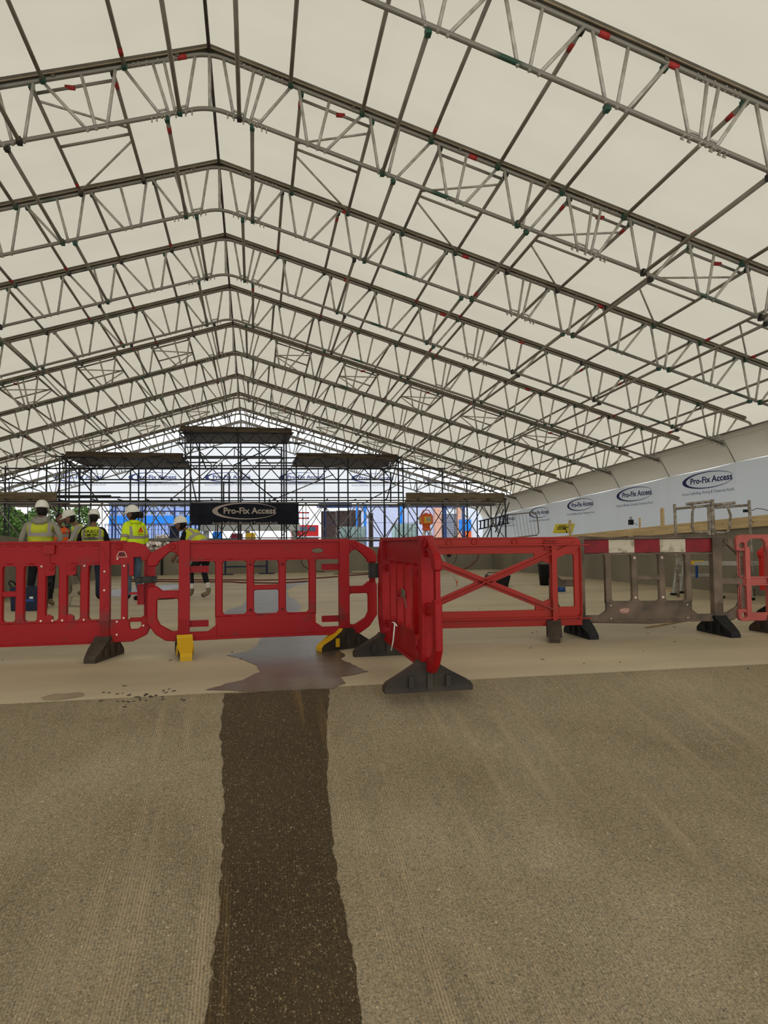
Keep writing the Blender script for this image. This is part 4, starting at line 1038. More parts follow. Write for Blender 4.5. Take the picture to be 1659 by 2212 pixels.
n = len(V) // 4; mb.add(V, [(r * n + i, r * n + (i + 1) % n, (r + 1) * n + (i + 1) % n, (r + 1) * n + i) for r in range(3) for i in range(n)] + [list(range(n))[::-1], list(range(3 * n, 4 * n))]); mb.build('shell', BLACK, t)
mb = MB(); mb.path([(-.25, 0, .24), (-.2, 0, .3), (.0, .02, .31), (.22, 0, .3), (.25, 0, .24)], .01, 6); mb.build('handle', BLACK, t)
p = fl(1202, 1267); t = thing('rubble_bucket', 'tall black bucket behind the right end of the X braced barrier', 'bucket', p + Vector((0, .5, 0)))
mb = MB(); mb.lathe([(.14, 0), (.17, .42), (.19, .43), (.19, .46), (.165, .46), (.13, .03)], (0, 0, 0), 20); mb.build('shell', BLACK, t); mb = MB(); mb.path([(-.17, 0, .46), (-.1, 0, .53), (.1, 0, .53), (.17, 0, .46)], .008, 6); mb.build('handle', BLACK, t)
for px, py, r_, h_, m_, lb in ((1213, 1278, .075, .17, BLUEP, 'blue and white paint tin on the slab behind the X braced barrier'), (1205, 1275, .04, .13, YELP, 'small yellow tin beside the blue paint tin')):
    t = thing('paint_tin', lb, 'tin', fl(px, py)); mb = MB(); mb.lathe([(r_, 0), (r_, h_ * .55)], (0, 0, 0), 18); mb.build('label_band', m_, t); mb = MB(); mb.lathe([(r_ * .98, h_ * .55), (r_ * .98, h_), (r_ * 1.04, h_), (r_ * 1.04, h_ * 1.06), (r_ * .9, h_ * 1.06)], (0, 0, 0), 18); mb.build('can', WHITEP, t)
# rotating laser on its tripod
tp = fl(987, 1268); ap = pt(921, 1146, (tp.y) * .985 + .2 ); base = Vector((ap.x, ap.y, 0))
t = thing('laser_level', 'orange and yellow rotating laser level on a white tripod', 'laser level', base)
z0 = ap.z
mb = MB(); mb.box((0, 0, z0 + .22), (.24, .2, .18)); mb.box((0, 0, z0 + .33), (.2, .17, .03)); mb.lathe([(.04, z0 + .34), (.04, z0 + .37)], (0, 0, 0), 12); mb.lathe([(.07, z0 + .04), (.09, z0 + .13)], (0, 0, 0), 12); mb.box((0, 0, z0 + .03), (.14, .14, .06)); mb.build('housing', ORNG, t)
mb = MB(); mb.box((.0, -.105, z0 + .22), (.15, .02, .13)); mb.box((-.125, 0, z0 + .22), (.02, .14, .1)); mb.build('front_panel', YELP, t); mb = MB(); mb.box((.02, -.118, z0 + .23), (.08, .008, .08)); mb.build('screen', TUBE, t)
mb = MB(); mb.path([(-.1, 0, z0 + .34), (-.06, 0, z0 + .42), (.06, 0, z0 + .42), (.1, 0, z0 + .34)], .012, 6); mb.build('handle', ORNG, t)
feetp = [tp - base, Vector((-.45, -.15, 0)), Vector((-.05, .5, 0))]
for f in feetp:
    mb = MB(); q = Vector((f.x * .1, f.y * .1, z0)); mb.tube(q, q.lerp(f, .55), .018, 6); mb.tube(q.lerp(f, .5), f + Vector((0, 0, .12)), .012, 6); o = mb.build('leg', WHITEP, t)
    mb = MB(); mb.path([f + Vector((0, 0, .13)), f + Vector((0, 0, .1)), f], .022, 6, 0, .004); mb.build('foot_spike', ORNG, o)
# hoses, cables and tubes on the far slab
HOSE = mat('red_hose', (.16, .035, .03), .5)
def ground_line(nm, label, cat, pts, r_, m_, zz=None):
    mb = MB(); mb.path([fl(*q) + Vector((0, 0, r_ + (zz or 0))) for q in pts], r_, 6); o = mb.build(nm, m_); return tag(o, label, cat)
ground_line('red_hose', 'red hose lying across the slab behind the central barrier, farther of two', 'hose', [(280, 1253), (340, 1253.5), (420, 1253.5), (500, 1254), (560, 1254.5), (640, 1253), (700, 1249), (760, 1244), (800, 1241), (860, 1239)], .018, HOSE)
ground_line('red_hose', 'red hose lying across the slab behind the central barrier, nearer of two', 'hose', [(280, 1257), (340, 1257.5), (430, 1258), (500, 1258), (520, 1260), (600, 1261), (665, 1257)], .018, HOSE)
ground_line('thin_cable', 'thin black cable on the slab behind the left loop of the central barrier', 'cable', [(340, 1296), (360, 1295), (375, 1294), (392, 1291)], .008, BLACK)
for k, (a, b, m_, lb) in enumerate([((722, 1241), (812, 1238.5), TUBE, 'grey scaffold tube lying by the far wall, nearest of the pile'), ((757, 1233), (850, 1231), GANT, 'dark scaffold tube lying against the far wall'), ((745, 1236), (840, 1234), TUBE, 'grey scaffold tube lying behind another by the far wall'), ((760, 1238), (880, 1236), TIMBER, 'timber length lying with the scaffold tubes by the far wall')]):
    mb = MB(); A, B = fl(*a), fl(*b); mb.tube(A + Vector((0, 0, .03)), B + Vector((0, 0, .03)), .026, 8); tag(mb.build('scaffold_tube' if k < 3 else 'timber_batten', m_), lb, 'tube' if k < 3 else 'batten')
mb = MB(); mb.path([at(645, 1185, 22.55), at(648, 1205, 22.4), at(655, 1222, 22.2), at(672, 1233, 21.8), fl(700, 1236) + Vector((0, 0, .01))], .012, 6); tag(mb.build('black_cable', BLACK), 'black cable looping down the far wall behind the central barrier', 'cable')
mb = MB(); mb.path([at(1037, 1190, 22.5), at(1030, 1210, 22.4), at(1015, 1224, 22.2), at(1000, 1230, 21.8), fl(970, 1234) + Vector((0, 0, .02))], .016, 6); tag(mb.build('red_hose', HOSE), 'red hose curling down the far wall right of the tripod', 'hose')
mb = MB(); mb.path([at(988, 1192, 22.5), at(984, 1212, 22.4), at(975, 1222, 22.3), at(950, 1228, 22.2)], .01, 6); tag(mb.build('black_cable', BLACK), 'thin black cable hanging on the far wall by the tripod', 'cable')
# dark strips fixed to the far wall
for a, lb in ((350, 'black strip standing on the far wall left of the bending man'), (970, 'black block hanging on the far wall behind the tripod leg')):
    h_ = level(22.5); x = at(a, 1200, 22.57).x; mb = MB(); mb.box((x, 22.57, h_ * (.5 if a == 350 else .75)), (.07 if a == 350 else .13, .05, h_ * (.98 if a == 350 else .4))); tag(mb.build('wall_strip', BLACK), lb, 'strip')
# blue trestle
BLUEST = mat('blue_steel', (.02, .03, .07), .5)
t = thing('prop_stand', 'dark blue steel stand with flat feet in front of the far wall', 'stand', (-.25, 21.9, 0), .1)
for s in (-1, 1):
    mb = MB(); mb.box((s * .66, 0, .02), (.5, .12, .03)); mb.build('foot_plate', BLUEST, t); mb = MB(); mb.box((s * .66, 0, .38), (.06, .06, .74)); mb.build('upright', BLUEST, t)
mb = MB(); mb.box((0, 0, .26), (1.4, .05, .05)); mb.build('crossbar', BLUEST, t); mb = MB(); mb.box((0, 0, .72), (1.4, .05, .05)); mb.build('crossbar', BLUEST, t)
# loose lath by the muddy barrier
mb = MB(); mb.bar(fl(1395, 1357) + Vector((0, 0, .008)), fl(1500, 1339) + Vector((0, 0, .012)), .03, .012); tag(mb.build('lath', mat('pale_lath', (.36, .26, .15), .8)), 'thin broken wooden lath lying in front of the muddy barrier', 'lath')
mb = MB(); A = fl(1440, 1278); mb.bar(A + Vector((0, 0, .01)), fl(1462, 1277) + Vector((0, 0, .01)), .06, .02); tag(mb.build('wood_offcut', TIMBER), 'small timber offcut on the slab by the platform leg', 'offcut')

# ================================================================== ALONG THE RIGHT WALL
t = thing('timber_rail', 'new pine boards nailed along the top of the right concrete wall', 'board', (8.44, 0, 0))
ysx = [7.2, 11.1, 15.0, 18.9]
for k in range(3):
    a, b = ysx[k], ysx[k + 1]; mb = MB(); V = []
    za, zb_ = level(a), level(b)
    mb.bar((-.03, a + .004, za - .02), (-.03, b - .004, zb_ - .02), .035, .19); o = mb.build('board', TIMBER, t)
    for q in range(5): 
        y = a + .4 + q * .75; mb = MB(); mb.lathe([(.009, 0), (.009, .004)], (-.05, y, level(y) + .01 * (-1) ** q - .02), 6, 0, Matrix.Rotation(-math.pi / 2, 3, 'Y')); mb.build('nail_hole', BLACK, o)
for (px, y0, y1, wd, lb) in ((1434, 1098, 1130, .1, 'short upright pine stub above the timber rail'), (1234, 1124, 1152, .1, 'pine stub standing at the far end of the timber rail'), (1385, 1120, 1137, .03, 'thin peg standing above the timber rail')):
    a = atx(px, y1, 8.5); b = atx(px, y0, 8.5); mb = MB(); mb.box((8.47, a.y, (a.z + b.z) / 2 - .05), (.035, wd, b.z - a.z + .12)); tag(mb.build('timber_stub', TIMBER), lb, 'post')
p = atx(1363, 1133, 8.55); t = thing('charger', 'small black charger standing on the wall above the timber rail', 'charger', p); mb = MB(); mb.box((0, 0, .05), (.08, .1, .12)); mb.build('case', BLACK, t); mb = MB(); mb.path([(0, -.04, .1), (0, -.03, .17), (0, .03, .17), (0, .04, .1)], .008, 6); mb.path([(0, -.05, .05), (0, -.15, .03), (0, -.25, -.02)], .006, 5); mb.build('lead', BLACK, t)
p = atx(1612, 1106, 8.55); t = thing('charger', 'black plug with a trailing lead on the wall behind the staging', 'charger', p); mb = MB(); mb.box((0, 0, .02), (.06, .09, .05)); mb.build('case', BLACK, t); mb = MB(); mb.path([(0, -.04, .03), (0, -.15, .02), (0, -.25, .05), (0, -.4, .03), (0, -.5, .0)], .006, 5); mb.build('lead', BLACK, t)
p = atx(1218, 1152, 8.75); t = thing('notice_board', 'yellow printed notice lying on the wall at the end of the timber rail', 'sign', p, 0)
nu = Vector((.62, -.78, 0)); nn = Vector((-.62, -.5, .6)).normalized(); nv = nn.cross(nu).normalized(); nv = nv if nv.z > 0 else -nv; nr = Matrix((nu, nn, nv)).transposed()
mb = MB(); mb.box((.0, 0, .14), (.6, .02, .32), nr); mb.build('board', mat('notice_yellow', (.62, .5, .04), .6), t)
for dx, dz, wd in ((-.05, .08, .24), (-.03, .03, .36), (-.06, -.03, .28)): mb = MB(); mb.box(Vector((0, 0, .14)) + nu * dx + nv * dz + nn * .014, (wd, .006, .022), nr); mb.build('printed_line', INKK, t)
mb = MB(); mb.path([(-.05, -.3, .0), (-.05, -.2, .14), (-.02, -.05, .17), (0, .05, .1)], .014, 6); mb.build('black_cable', BLACK, t)
# steel crash deck rail: a bent tube hoop with hanging wires
t = thing('tube_hoop', 'bent galvanised guard tube with hanging wires at the end of the gantry', 'guard rail', at(1165, 1160, 23.6))
o0 = Vector(t.location); mb = MB(); mb.path([at(x, y, 23.6) - o0 for x, y in ((1095, 1112), (1130, 1109), (1150, 1107), (1156, 1109), (1160, 1116), (1164, 1150), (1160, 1156), (1090, 1164))], .024, 8); mb.build('tube', TUBE, t)
for k in range(7): mb = MB(); x = 1106 + 7.5 * k; mb.path([at(x, 1112, 23.6) - o0, at(x + 3, 1132, 23.65) - o0, at(x + 7, 1158, 23.6) - o0], .006, 4); mb.build('wire', TUBE, t)
# aluminium hop-up and the folded staging frame on it
def floor_at(px, D): return dep(px, D)
t = thing('step_platform', 'aluminium hop-up platform with a yellow latch in front of the right wall', 'platform', dep(1520, 11.0))
o0 = Vector(t.location); GA = mat('hopup_aluminium', (.42, .42, .38), .45, .5, var=.15)
def q_(px, py, D): return pt(px, py, D) - o0
mb = MB(); mb.bar(q_(1476, 1216, 11.4), q_(1640, 1217, 10.3), .38, .06); mb.build('deck', GA, t)
mb = MB(); mb.bar(q_(1488, 1215, 11.1), q_(1521, 1215, 10.95), .05, .06); mb.build('yellow_latch', YELP, t); mb = MB(); mb.bar(q_(1505, 1222, 11.0), q_(1505, 1248, 11.0), .04, .02, (0, 1, 0)); mb.build('blue_strap', BLUEP, t)
for a, b, D in (((1467, 1204), (1455, 1279), 11.5), ((1545, 1204), (1558, 1289), 10.8), ((1480, 1214), (1470, 1268), 11.9), ((1612, 1216), (1622, 1283), 10.4)):
    A = q_(*a, D); B = q_(*b, D); B.z = .0; mb = MB(); mb.bar(A, B, .07, .04, (1, 0, 0)); o = mb.build('leg', GA, t); mb = MB(); mb.box(B + Vector((0, 0, .02)), (.08, .08, .04)); mb.build('rubber_foot', BLACK, o)
mb = MB(); mb.bar(q_(1462, 1242, 11.5), q_(1556, 1242, 10.9), .02, .05); mb.build('tie_bar', GA, t)
mb = MB(); mb.bar(q_(1478, 1228, 11.4), q_(1490, 1215, 11.3), .03, .03); mb.build('gusset', GA, t)
RT2 = mat('mortar_splashed_tube', (.2, .165, .12), .7, .2, col2=(.36, .32, .26), thr=(.4, .55), scale=14, det=5)
t = thing('staging_frame', 'mortar splashed tubular staging frame with two bent hoops, rising behind the muddy barrier', 'frame', dep(1535, 11.3))
o0 = Vector(t.location); D = 11.2
def tb(nm, pts, r_=.022): mb = MB(); mb.path([q_(x, y, D) for x, y in pts], r_, 8); mb.build(nm, RT2, t)
for px, y0 in ((1457, 1089), (1530, 1089), (1538, 1079), (1618, 1080)):
    A = q_(px, y0, D); mb = MB(); mb.tube(A, Vector((q_(px + (4 if px > 1600 else 2), 1285, D).x, A.y, .0)), .024 if px != 1538 else .032, 8); mb.build('upright', RT2, t)
tb('rail', [(1459, 1099), (1534, 1092)]); tb('rail', [(1482, 1089), (1536, 1083)], .025); tb('rail', [(1540, 1097), (1618, 1091)]); tb('rail', [(1540, 1091), (1588, 1086)], .025)
tb('hoop', [(1493, 1090), (1499, 1096), (1496, 1105), (1495, 1135), (1498, 1149), (1505, 1151), (1530, 1150), (1535, 1146), (1534, 1100)]); tb('hoop', [(1577, 1088), (1571, 1094), (1575, 1104), (1578, 1112), (1576, 1140), (1572, 1149), (1566, 1151), (1545, 1150), (1541, 1144), (1540, 1100)])

# ================================================================== THE SCAFFOLD GANTRY
YF, YBK = 26.0, 29.2
def G(px, py, Y=YF): return at(px, py, Y)
def gpart(nm, t, a, b, r_=.0245, m=None, up=None):
    mb = MB(); mb.tube(a, b, r_, 7); return mb.build(nm, m or GANT, t)
t = thing('scaffold_gantry', 'dark tube and lattice beam scaffold gantry spanning the far end in front of the gable', 'scaffold', (0, YF, 0)); TG_ = t
t.location = (0, 0, 0)
GZ = -.2
def std(px, ytop, ybot=None, Y=YF, m=None):               # a standard, from the ground up
    p = G(px, ytop, Y); b = Vector((p.x, Y, GZ)) if ybot is None else G(px, ybot, Y)
    return gpart('standard', t, b, p, .03, m)
FRONT = [(12, 1006), (101, 1003), (129, 995), (143, 985), (172, 1014), (197, 1012), (282, 1012), (315, 1014), (412, 927), (431, 955), (479, 1000), (515, 931), (520, 958), (608, 966), (613, 929), (618, 926), (731, 1010), (751, 984), (829, 1012), (860, 985), (870, 995), (955, 1011), (1008, 1039), (1091, 1076)]
for px, y in FRONT: std(px, y)
for px, y0, y1 in ((483, 1040, 1086), (495, 1022, 1086), (572, 1035, 1086), (844, 1020, 1086)): std(px, y0, y1)
for px, y in ((20, 1040), (150, 1000), (300, 1000), (400, 940), (470, 1085), (560, 945), (640, 1000), (700, 1000), (800, 1005), (900, 1040), (1030, 1085), (1060, 1080)): std(px, y, None, YBK)
def led(x0, x1, y, Y=YF, m=None, y2=None): return gpart('ledger', t, G(x0, y, Y), G(x1, y if y2 is None else y2, Y), .029, m)
for x0, x1, y in ((4, 962, 1012), (110, 140, 986), (90, 872, 1064), (0, 1032, 1043), (395, 640, 989), (0, 260, 1074), (360, 470, 999), (552, 640, 1000), (86, 240, 1071), (380, 660, 957), (388, 635, 935)): led(x0, x1, y)
for x0, x1, y in ((0, 1090, 1085), (0, 1090, 1168), (-20, 880, 1075), (140, 860, 1006), (300, 1085, 1090)): led(x0, x1, y, YBK - .5)
led(-30, 1092, 1083, YF - .03, None, 1080)
for px, y0, y1 in ((150, 930, 930),): pass
# cross tubes poking out of the decks
def transom(px, py, dz=0, y0=YF - .35, y1=YBK + .2):
    p = G(px, py); q = Vector((p.x, y1, p.z)); s_ = Vector((p.x, y0, p.z + .0)); gpart('transom', t, s_, q)
for px, py in ((140, 983), (150, 990), (200, 988), (265, 986), (330, 987), (395, 989), (640, 988), (665, 984), (700, 985), (760, 984), (815, 987), (865, 988), (400, 930), (455, 926), (512, 930), (560, 929), (617, 928), (628, 932)): transom(px, py)
for px in (20, 70, 130, 205, 260, 320, 372, 388, 458, 524, 582, 630, 652, 705, 765, 830, 900, 960, 1000, 1050, 1085): transom(px, 1080, 0, YF - .45, YF + .5)
# braces
for a, b in (((143, 990), (215, 1086)), ((405, 995), (425, 1086)), ((515, 1015), (603, 1086)), ((600, 960), (505, 1005)), ((860, 990), (835, 1080)), ((415, 935), (445, 1012)), ((745, 1000), (700, 1010)), ((640, 1165), (660, 1150))): gpart('brace', t, G(*a), G(*b))
for a, b in (((480, 990), (368, 1080)), ((720, 1025), (580, 1084)), ((880, 1035), (780, 1090)), ((140, 1000), (120, 1080))): gpart('brace', t, G(*a, YBK), G(*b, YBK), .0245, GANTL)
# lattice beams
def lattice(x0, x1, y0, y1, n, Y, m, off=0, posts=0, rise=0.):
    A0, A1, B0, B1 = G(x0, y0, Y), G(x1, y0 + rise, Y), G(x0, y1, Y), G(x1, y1 + rise, Y)
    b = thing('lattice_beam', None, None); b.parent = t
    for p, q in ((A0, A1), (B0, B1)): mb = MB(); mb.tube(p, q, .0245, 7); mb.build('chord', m, b)
    for k in range(n):
        u, v = k / n, (k + 1) / n
        p, q = (A0.lerp(A1, u), B0.lerp(B1, v)) if (k + off) % 2 == 0 else (B0.lerp(B1, u), A0.lerp(A1, v))
        d = q - p; mb = MB(); mb.tube(p + d * .02, q - d * .02, .021, 6); mb.build('lacing', m, b)
        if posts and k % posts == 0: mb = MB(); mb.tube(A0.lerp(A1, u), B0.lerp(B1, u), .018, 6); mb.build('upright', m, b)
lattice(135, 400, 988, 1011, 12, YF + .02, GANT, 0, 6)
lattice(640, 862, 988, 1012, 10, YF + .02, GANT, 0, 5)
lattice(185, 1, 1013, 1036, 0, YF, GANT) if False else None
lattice(170, 845, 1013, 1036, 32, YF + .04, GANT, 1, 8)
lattice(388, 632, 936, 957, 12, YF + .02, GANT, 0, 6)
lattice(400, 610, 966, 986, 10, YF + .04, GANT, 1, 5)
lattice(400, 612, 990, 1012, 10, YF + .05, GANTL, 0)
lattice(-12, 545, 1086, 1167, 10, YF - .1, GANTL, 0, 2)
lattice(545, 1090, 1086, 1166, 10, YF - .1, GANTL, 0, 2)
lattice(-40, 517, 1090, 1164, 10, YF + 1.0, GANTL, 1, 2)
lattice(517, 1090, 1090, 1162, 10, YF + 1.0, GANTL, 1, 2)
lattice(60, 1085, 1092, 1166, 22, YBK - .3, GANT, 1, 4)
for a, b in (((1082, 1085), (1050, 1165)), ((1100, 1085), (1075, 1160)), ((1088, 1100), (1070, 1150))): gpart('brace', t, G(*a), G(*b))
for x0, x1, y in ((1000, 1092, 1163), (1035, 1098, 1162)): led(x0, x1, y, YF - .2, GANTL)
# decks of scaffold boards, laid side by side
def deck(x0, x1, py, y0, y1, m, fascia=True, th=.04, fm=None):
    A, B = G(x0, py), G(x1, py); z = (A.z + B.z) / 2; n = int((y1 - y0) / .228)
    for k in range(n):
        y = y0 + .228 * k; mb = MB(); mb.box(((A.x + B.x) / 2 + R.uniform(-.06, .06), y + .114, z - .004 * (k % 2)), (B.x - A.x, .218, th)); mb.build('scaffold_board', m, t)
    if fascia: mb = MB(); mb.box(((A.x + B.x) / 2, y0 - .02, z + .07), (B.x - A.x, .036, .2)); mb.build('toe_board', fm or m, t)
deck(143, 396, 987, YF, YBK + .1, BOARD)
deck(640, 858, 989, YF, YBK + .1, BOARD)
deck(390, 628, 932, YF, YBK - .1, BOARD)
deck(-30, 130, 1084, YF, YBK, BOARDL, False); deck(876, 1088, 1083, YF, YBK, BOARDL, False)
for x0, x1 in ((-30, 124), (876, 1089)):
    A, B = G(x0, 1075), G(x1, 1075); mb = MB(); mb.box(((A.x + B.x) / 2, YF - .06, (A.z + B.z) / 2 + .03), (B.x - A.x, .04, .33)); mb.build('toe_board', BOARDL, t)
# ladder lying at the right end
b = thing('ladder', 'black ladder lying on edge inside the right end of the gantry', 'ladder', G(1034, 1140, 27.4)); o0 = Vector(b.location)
for a, q in (((1034, 1126), (1100, 1112)), ((1034, 1143), (1100, 1130))): mb = MB(); mb.bar(at(*a, 27.4) - o0, at(*q, 27.4) - o0, .05, .05); mb.build('stile', BLACK, b)
for k in range(8): mb = MB(); u = (k + .5) / 8; mb.bar(at(1034 + 66 * u, 1126 - 14 * u, 27.4) - o0, at(1034 + 66 * u, 1143 - 13 * u, 27.4) - o0, .05, .05, (0, 1, 0)); mb.build('rung', BLACK, b)
# banner
A, B = G(413, 1089, YF - .35), G(645, 1086, YF - .35); zb_ = G(413, 1134, YF - .35).z; zt = (A.z + B.z) / 2 + .01
bn = thing('banner', 'black Pro-Fix Access banner tied along the gantry beam', 'banner', ((A.x + B.x) / 2, YF - .35, (zt + zb_) / 2))
W_, H_ = B.x - A.x, zt - zb_; mb = MB(); V = []
for i in range(41):
    for j in range(7):
        x, z = -W_ / 2 + W_ * i / 40, -H_ / 2 + H_ * j / 6; V.append((x, .02 * math.sin(i * .9) * (1 - j / 6) + .015 * math.sin(i * .35 + j), z))
mb.add(V, [(i * 7 + j, (i + 1) * 7 + j, (i + 1) * 7 + j + 1, i * 7 + j + 1) for i in range(40) for j in range(6)], 0, True); mb.build('cloth', BANNER, bn)
o = link('printed_logo', LOGOW, bn, (-.02, -.05, .11)); o.scale = (.8, 1, .98)
for k in range(6):
    mb = MB(); x = -W_ / 2 + W_ * k / 5; mb.tube((x, 0, H_ / 2 - .03), (x, .28, H_ / 2 + .06), .008, 5); mb.build('tie', BLACK, bn)

# ================================================================== BEYOND THE GABLE
def bx(nm, t, x0, x1, y0, y1, Y, dpt, m, side=0):
    a, b = at(x0, y1, Y), at(x1, y0, Y); z0 = -.2 if y1 >= 1160 and nm not in ('bumper', 'orange_base') else a.z; z1 = b.z; mb = MB()
    mb.box(((a.x + b.x) / 2, Y + dpt / 2, (z0 + z1) / 2), (b.x - a.x, dpt, z1 - z0)); return mb.build(nm, m, t)
CABB = mat('pale_blue_cladding', (.30, .40, .72), .6, var=.06); CABW = mat('white_cladding', (.62, .66, .74), .6, var=.05)
GLZ = mat('window_glass', (.10, .13, .20), .15, var=.2); BRB = mat('bright_blue_panel', (.02, .22, .75), .5, var=.08); NVY = mat('navy_steel', (.02, .04, .14), .5)
LIL = mat('lilac_render', (.46, .50, .68), .7, var=.06); PINK = mat('pink_render', (.60, .33, .25), .7, var=.1); SHUT = mat('grey_shutter', (.22, .24, .30), .5, var=.1)
BRN = mat('brown_hoarding', (.055, .035, .03), .7, var=.25); TEAL = mat('ibc_plastic', (.45, .62, .58), .4, var=.08); CAGE = mat('cage_steel', (.25, .28, .3), .4, .5)
REDV = mat('vehicle_red', (.55, .03, .03), .4); RUBL = mat('rubble', (.42, .34, .26), .9, var=.35, scale=3); CONC = mat('pale_concrete', (.30, .29, .25), .8, var=.12)
Y_ = 62
t = thing('site_building', 'pale blue two storey building with a row of windows beyond the gable, behind the woman', 'building', at(330, 1165, Y_)); o0 = Vector(t.location); t.location = (0, 0, 0)
a, b = at(235, 1165, Y_), at(428, 1085, Y_); mb = MB(); mb.box(((a.x + b.x) / 2, Y_ + 3, b.z / 2 + .0), (b.x - a.x, 6, b.z)); mb.build('walls', CABB, t)
bx('roof', t, 230, 432, 1078, 1087, Y_ - .3, 6.6, CABW)
for r0, r1 in ((1103, 1112), (1090, 1097)):
    for k in range(9): x = 242 + k * 20.5; f = bx('window', t, x, x + 15, r0, r1, Y_ - .06, .08, CABW); f2 = bx('pane', f, x + 1.5, x + 13.5, r0 + 1.2, r1 - 1.2, Y_ - .09, .04, GLZ)
bx('blue_band', t, 235, 428, 1114, 1131, Y_ - .12, .1, BRB)
t = thing('rail_fence', 'dark blue upright rail fence beyond the gable', 'fence', (0, 0, 0)); Y_ = 45
for y in (1134, 1143, 1153): bx('rail', t, 225, 440, y, y + 2, Y_, .06, NVY)
for k in range(30): bx('paling', t, 226 + k * 7.2, 227.6 + k * 7.2, 1133, 1164, Y_ - .06, .05, NVY)
t = thing('steel_frame', 'dark blue steel frame standing beyond the gantry at left', 'frame', (0, 0, 0)); Y_ = 37.5
for x in (240, 247, 305, 375, 420, 700, 770, 787, 865, 960, 1000): bx('column', t, x, x + 4, 1088, 1172, Y_, .15, NVY if x not in (770, 787, 865) else BRB)
for y in (1103, 1131): bx('beam', t, 225, 440, y, y + 2.5, Y_ + .2, .12, NVY)
for y in (1094, 1128): bx('beam', t, 690, 1010, y, y + 2, Y_ + .2, .12, NVY)
t = thing('rubble_heap', 'heap of pale broken rubble beyond the far wall', 'rubble', (0, 0, 0)); r7 = random.Random(3); mb = MB(); Y_ = 41
c0 = at(350, 1168, Y_)
for k in range(420):
    u, v = r7.gauss(0, .42), r7.gauss(0, .4); h = max(.1, 2.0 - 1.3 * (u * u + v * v)) * r7.uniform(.3, 1); s_ = r7.uniform(.1, .26)
    mb.box((c0.x + u * 1.3, Y_ + v, h * .8), (s_, s_ * r7.uniform(.6, 1), s_ * .7), Matrix.Rotation(r7.uniform(0, 3), 3, (r7.random(), r7.random(), 1)))
o = mb.build('rubble_pieces', RUBL, t); o['kind'] = 'stuff'
t = thing('skip_bin', 'dark wheeled bin beyond the far wall beside the bending man', 'bin', (0, 0, 0)); bx('body', t, 366, 387, 1140, 1172, 36, .6, NAVY); bx('lid', t, 365, 388, 1136, 1141, 36, .7, BLACK)
t = thing('concrete_beam', 'pale concrete beam and piers beyond the gantry under the banner', 'beam', (0, 0, 0)); bx('beam', t, 432, 648, 1130, 1147, 38, 1.2, CONC)
for x in (440, 530, 632): bx('pier', t, x, x + 10, 1146, 1180, 38.2, .8, CONC)
for x0, x1, y0, y1, m_, lb, nm, ct in ((536, 556, 1150, 1168, BRB, 'blue tarpaulin cover beyond the gantry under the banner', 'tarpaulin', 'cover'), (531, 552, 1153, 1166, YELP, 'yellow machine body beyond the gantry under the banner', 'machine', 'machine'), (498, 524, 1154, 1170, mat('maroon', (.2, .02, .04), .5), 'maroon crate beyond the gantry under the banner', 'crate', 'crate')):
    x0 += -77 if 'blue' in lb else 0; x1 += -77 if 'blue' in lb else 0
    t = thing(nm, lb, ct, (0, 0, 0)); bx('body', t, x0, x1, y0, y1, 35, .8, m_); bx('top', t, x0 + 2, x1 - 2, y0 - 2, y0, 35.1, .5, m_)
t = thing('red_lorry', 'red lorry with a white grille beyond the gantry right of the banner', 'lorry', (0, 0, 0)); Y_ = 48
bx('cab', t, 632, 688, 1134, 1168, Y_, 2.4, REDV); bx('windscreen', t, 638, 664, 1138, 1147, Y_ - .04, .05, GLZ); bx('side_window', t, 668, 682, 1138, 1147, Y_ - .04, .05, GLZ); bx('bumper', t, 630, 690, 1158, 1163, Y_ - .1, .2, CABW)
for x in (640, 672): mb = MB(); c = at(x, 1168, Y_); mb.lathe([(.05, 0), (.5, .02), (.5, .28), (.05, .3)], (c.x, Y_ + .1, .5 - .2), 16, 0, Matrix.Rotation(math.pi / 2, 3, 'X')); mb.build('wheel', BLACK, t)
for k in range(4): bx('frame_bar', t, 634 + k * 10, 637 + k * 10, 1106, 1135, Y_ + .5, .15, CABW)
for y in (1106, 1118): bx('frame_bar', t, 632, 668, y, y + 3, Y_ + .5, .15, REDV)
t = thing('brown_hoarding', 'dark brown hoarding panels beyond the gantry right of the red lorry', 'hoarding', (0, 0, 0))
for x0, x1, y0 in ((694, 726, 1104), (727, 752, 1103), (753, 780, 1102), (797, 806, 1108)): bx('panel', t, x0, x1, y0, 1172, 44, .1, BRN)
bx('canopy', t, 690, 760, 1086, 1094, 43.6, 2, NVY)
def ibc(x0, x1, y0, lb):
    t = thing('water_tank', lb, 'tank', (0, 0, 0)); bx('bottle', t, x0, x1, y0, 1172, 36, 1, TEAL)
    for k in range(6): x = x0 + (x1 - x0) * k / 5; bx('cage_bar', t, x - .5, x + .5, y0 - 1, 1172, 35.94, .04, CAGE)
    for k in range(4): y = y0 + 8 * k; bx('cage_bar', t, x0, x1, y, y + 1, 35.9, .04, CAGE)
ibc(736, 790, 1137, 'pale teal caged water tank beyond the gantry, left one'); ibc(854, 900, 1131, 'pale teal caged water tank beyond the gantry, right one')
t = thing('rendered_building', 'lilac and pink rendered building with a grey shutter beyond the gantry at right', 'building', (0, 0, 0)); Y_ = 58
bx('lilac_wall', t, 772, 940, 1088, 1190, Y_, 6, LIL); bx('pink_pier', t, 940, 953, 1095, 1190, Y_ - .3, 6, PINK); bx('grey_front', t, 953, 988, 1090, 1190, Y_ - .1, 6, SHUT); bx('pink_pier', t, 988, 996, 1090, 1190, Y_ - .3, 6, PINK); bx('pale_end', t, 996, 1060, 1090, 1190, Y_, 6, CABW)
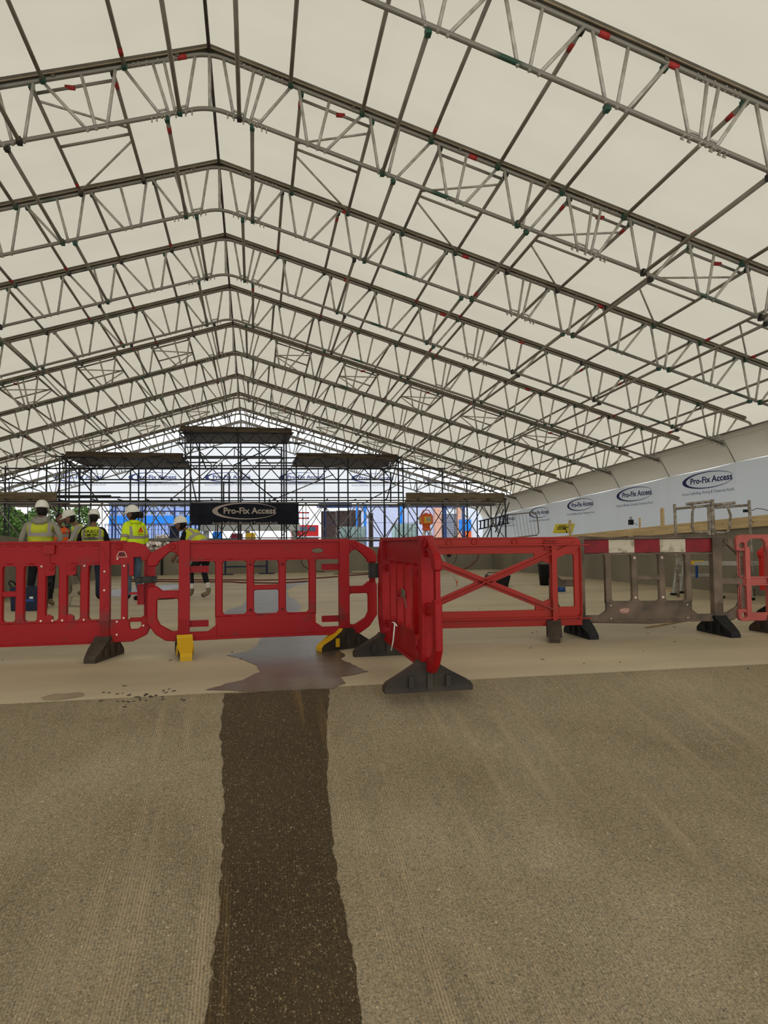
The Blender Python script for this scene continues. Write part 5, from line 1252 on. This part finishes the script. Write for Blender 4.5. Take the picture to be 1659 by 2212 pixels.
for k in range(9): bx('shutter_slat', t, 955, 986, 1116 + 4 * k, 1119 + 4 * k, Y_ - .16, .06, SHUT)
bx('sign_band', t, 953, 988, 1100, 1110, Y_ - .2, .1, CABW); bx('blue_poster', t, 992, 1018, 1122, 1148, Y_ - .35, .05, BRB); bx('orange_base', t, 1003, 1018, 1147, 1165, Y_ - .4, .3, ORNG)
LEAF = mat('tree_leaves', (.09, .16, .035), .7, var=.35, scale=9); BARK = mat('bark', (.06, .045, .03), .9)
def tree(px, Y, h, lb, seed):
    r_ = random.Random(seed); p = at(px, 1170, Y); p.z = -.2; t = thing('tree', lb, 'tree', p, 0, 'trees beyond the gable')
    mb = MB(); mb.path([(0, 0, 0), (.1, 0, h * .35), (0, .1, h * .75)], .16, 7, 0, .05); 
    for k in range(5): a = k * 1.3; mb.path([(0, 0, h * (.35 + .07 * k)), (math.cos(a) * h * .2, math.sin(a) * h * .2, h * (.55 + .07 * k))], .05, 5, 0, .02)
    mb.build('trunk', BARK, t); mb = MB()
    for k in range(1500):
        d = Vector((r_.gauss(0, 1), r_.gauss(0, 1), r_.gauss(0, 1))).normalized() * r_.uniform(.45, 1) ** .5
        c = Vector((d.x * h * .3, d.y * h * .3, h * .66 + d.z * h * .34)); c += Vector((math.sin(c.z * 3), math.cos(c.x * 3), 0)) * .2
        s_ = r_.uniform(.1, .2); ro = Matrix.Rotation(r_.uniform(0, 6), 3, (r_.random(), r_.random(), r_.random() + .1))
        mb.add([ro @ Vector(v) * s_ + c for v in ((-1, 0, 0), (0, -.5, .1), (1, 0, 0), (0, .5, .1))], [(0, 1, 2, 3)])
    o = mb.build('foliage', LEAF, t); o['kind'] = 'stuff'
tree(10, 40, 3.6, 'green tree beyond the gable at the far left edge', 1); tree(44, 47, 3.4, 'green tree beyond the gable just left of the man in grey', 2)
tree(108, 50, 4.4, 'green tree beyond the gable between the helmets of the left two men', 3); tree(172, 58, 4.6, 'green tree beyond the gable left of the lettered vest', 4)

# move every root that was left at the origin to the foot of its own parts
bpy.context.view_layer.update()
for t in [o for o in C.objects if o.type == 'EMPTY' and o.parent is None and o.location.length < 1e-6]:
    pts = [c.matrix_world @ Vector(v) for c in t.children_recursive if c.type == 'MESH' for v in c.bound_box]
    if not pts: continue
    c = Vector(((min(p.x for p in pts) + max(p.x for p in pts)) / 2, (min(p.y for p in pts) + max(p.y for p in pts)) / 2, min(p.z for p in pts)))
    if t.get('kind') == 'structure': continue
    t.location = c
    for ch in t.children: ch.location = ch.location - c
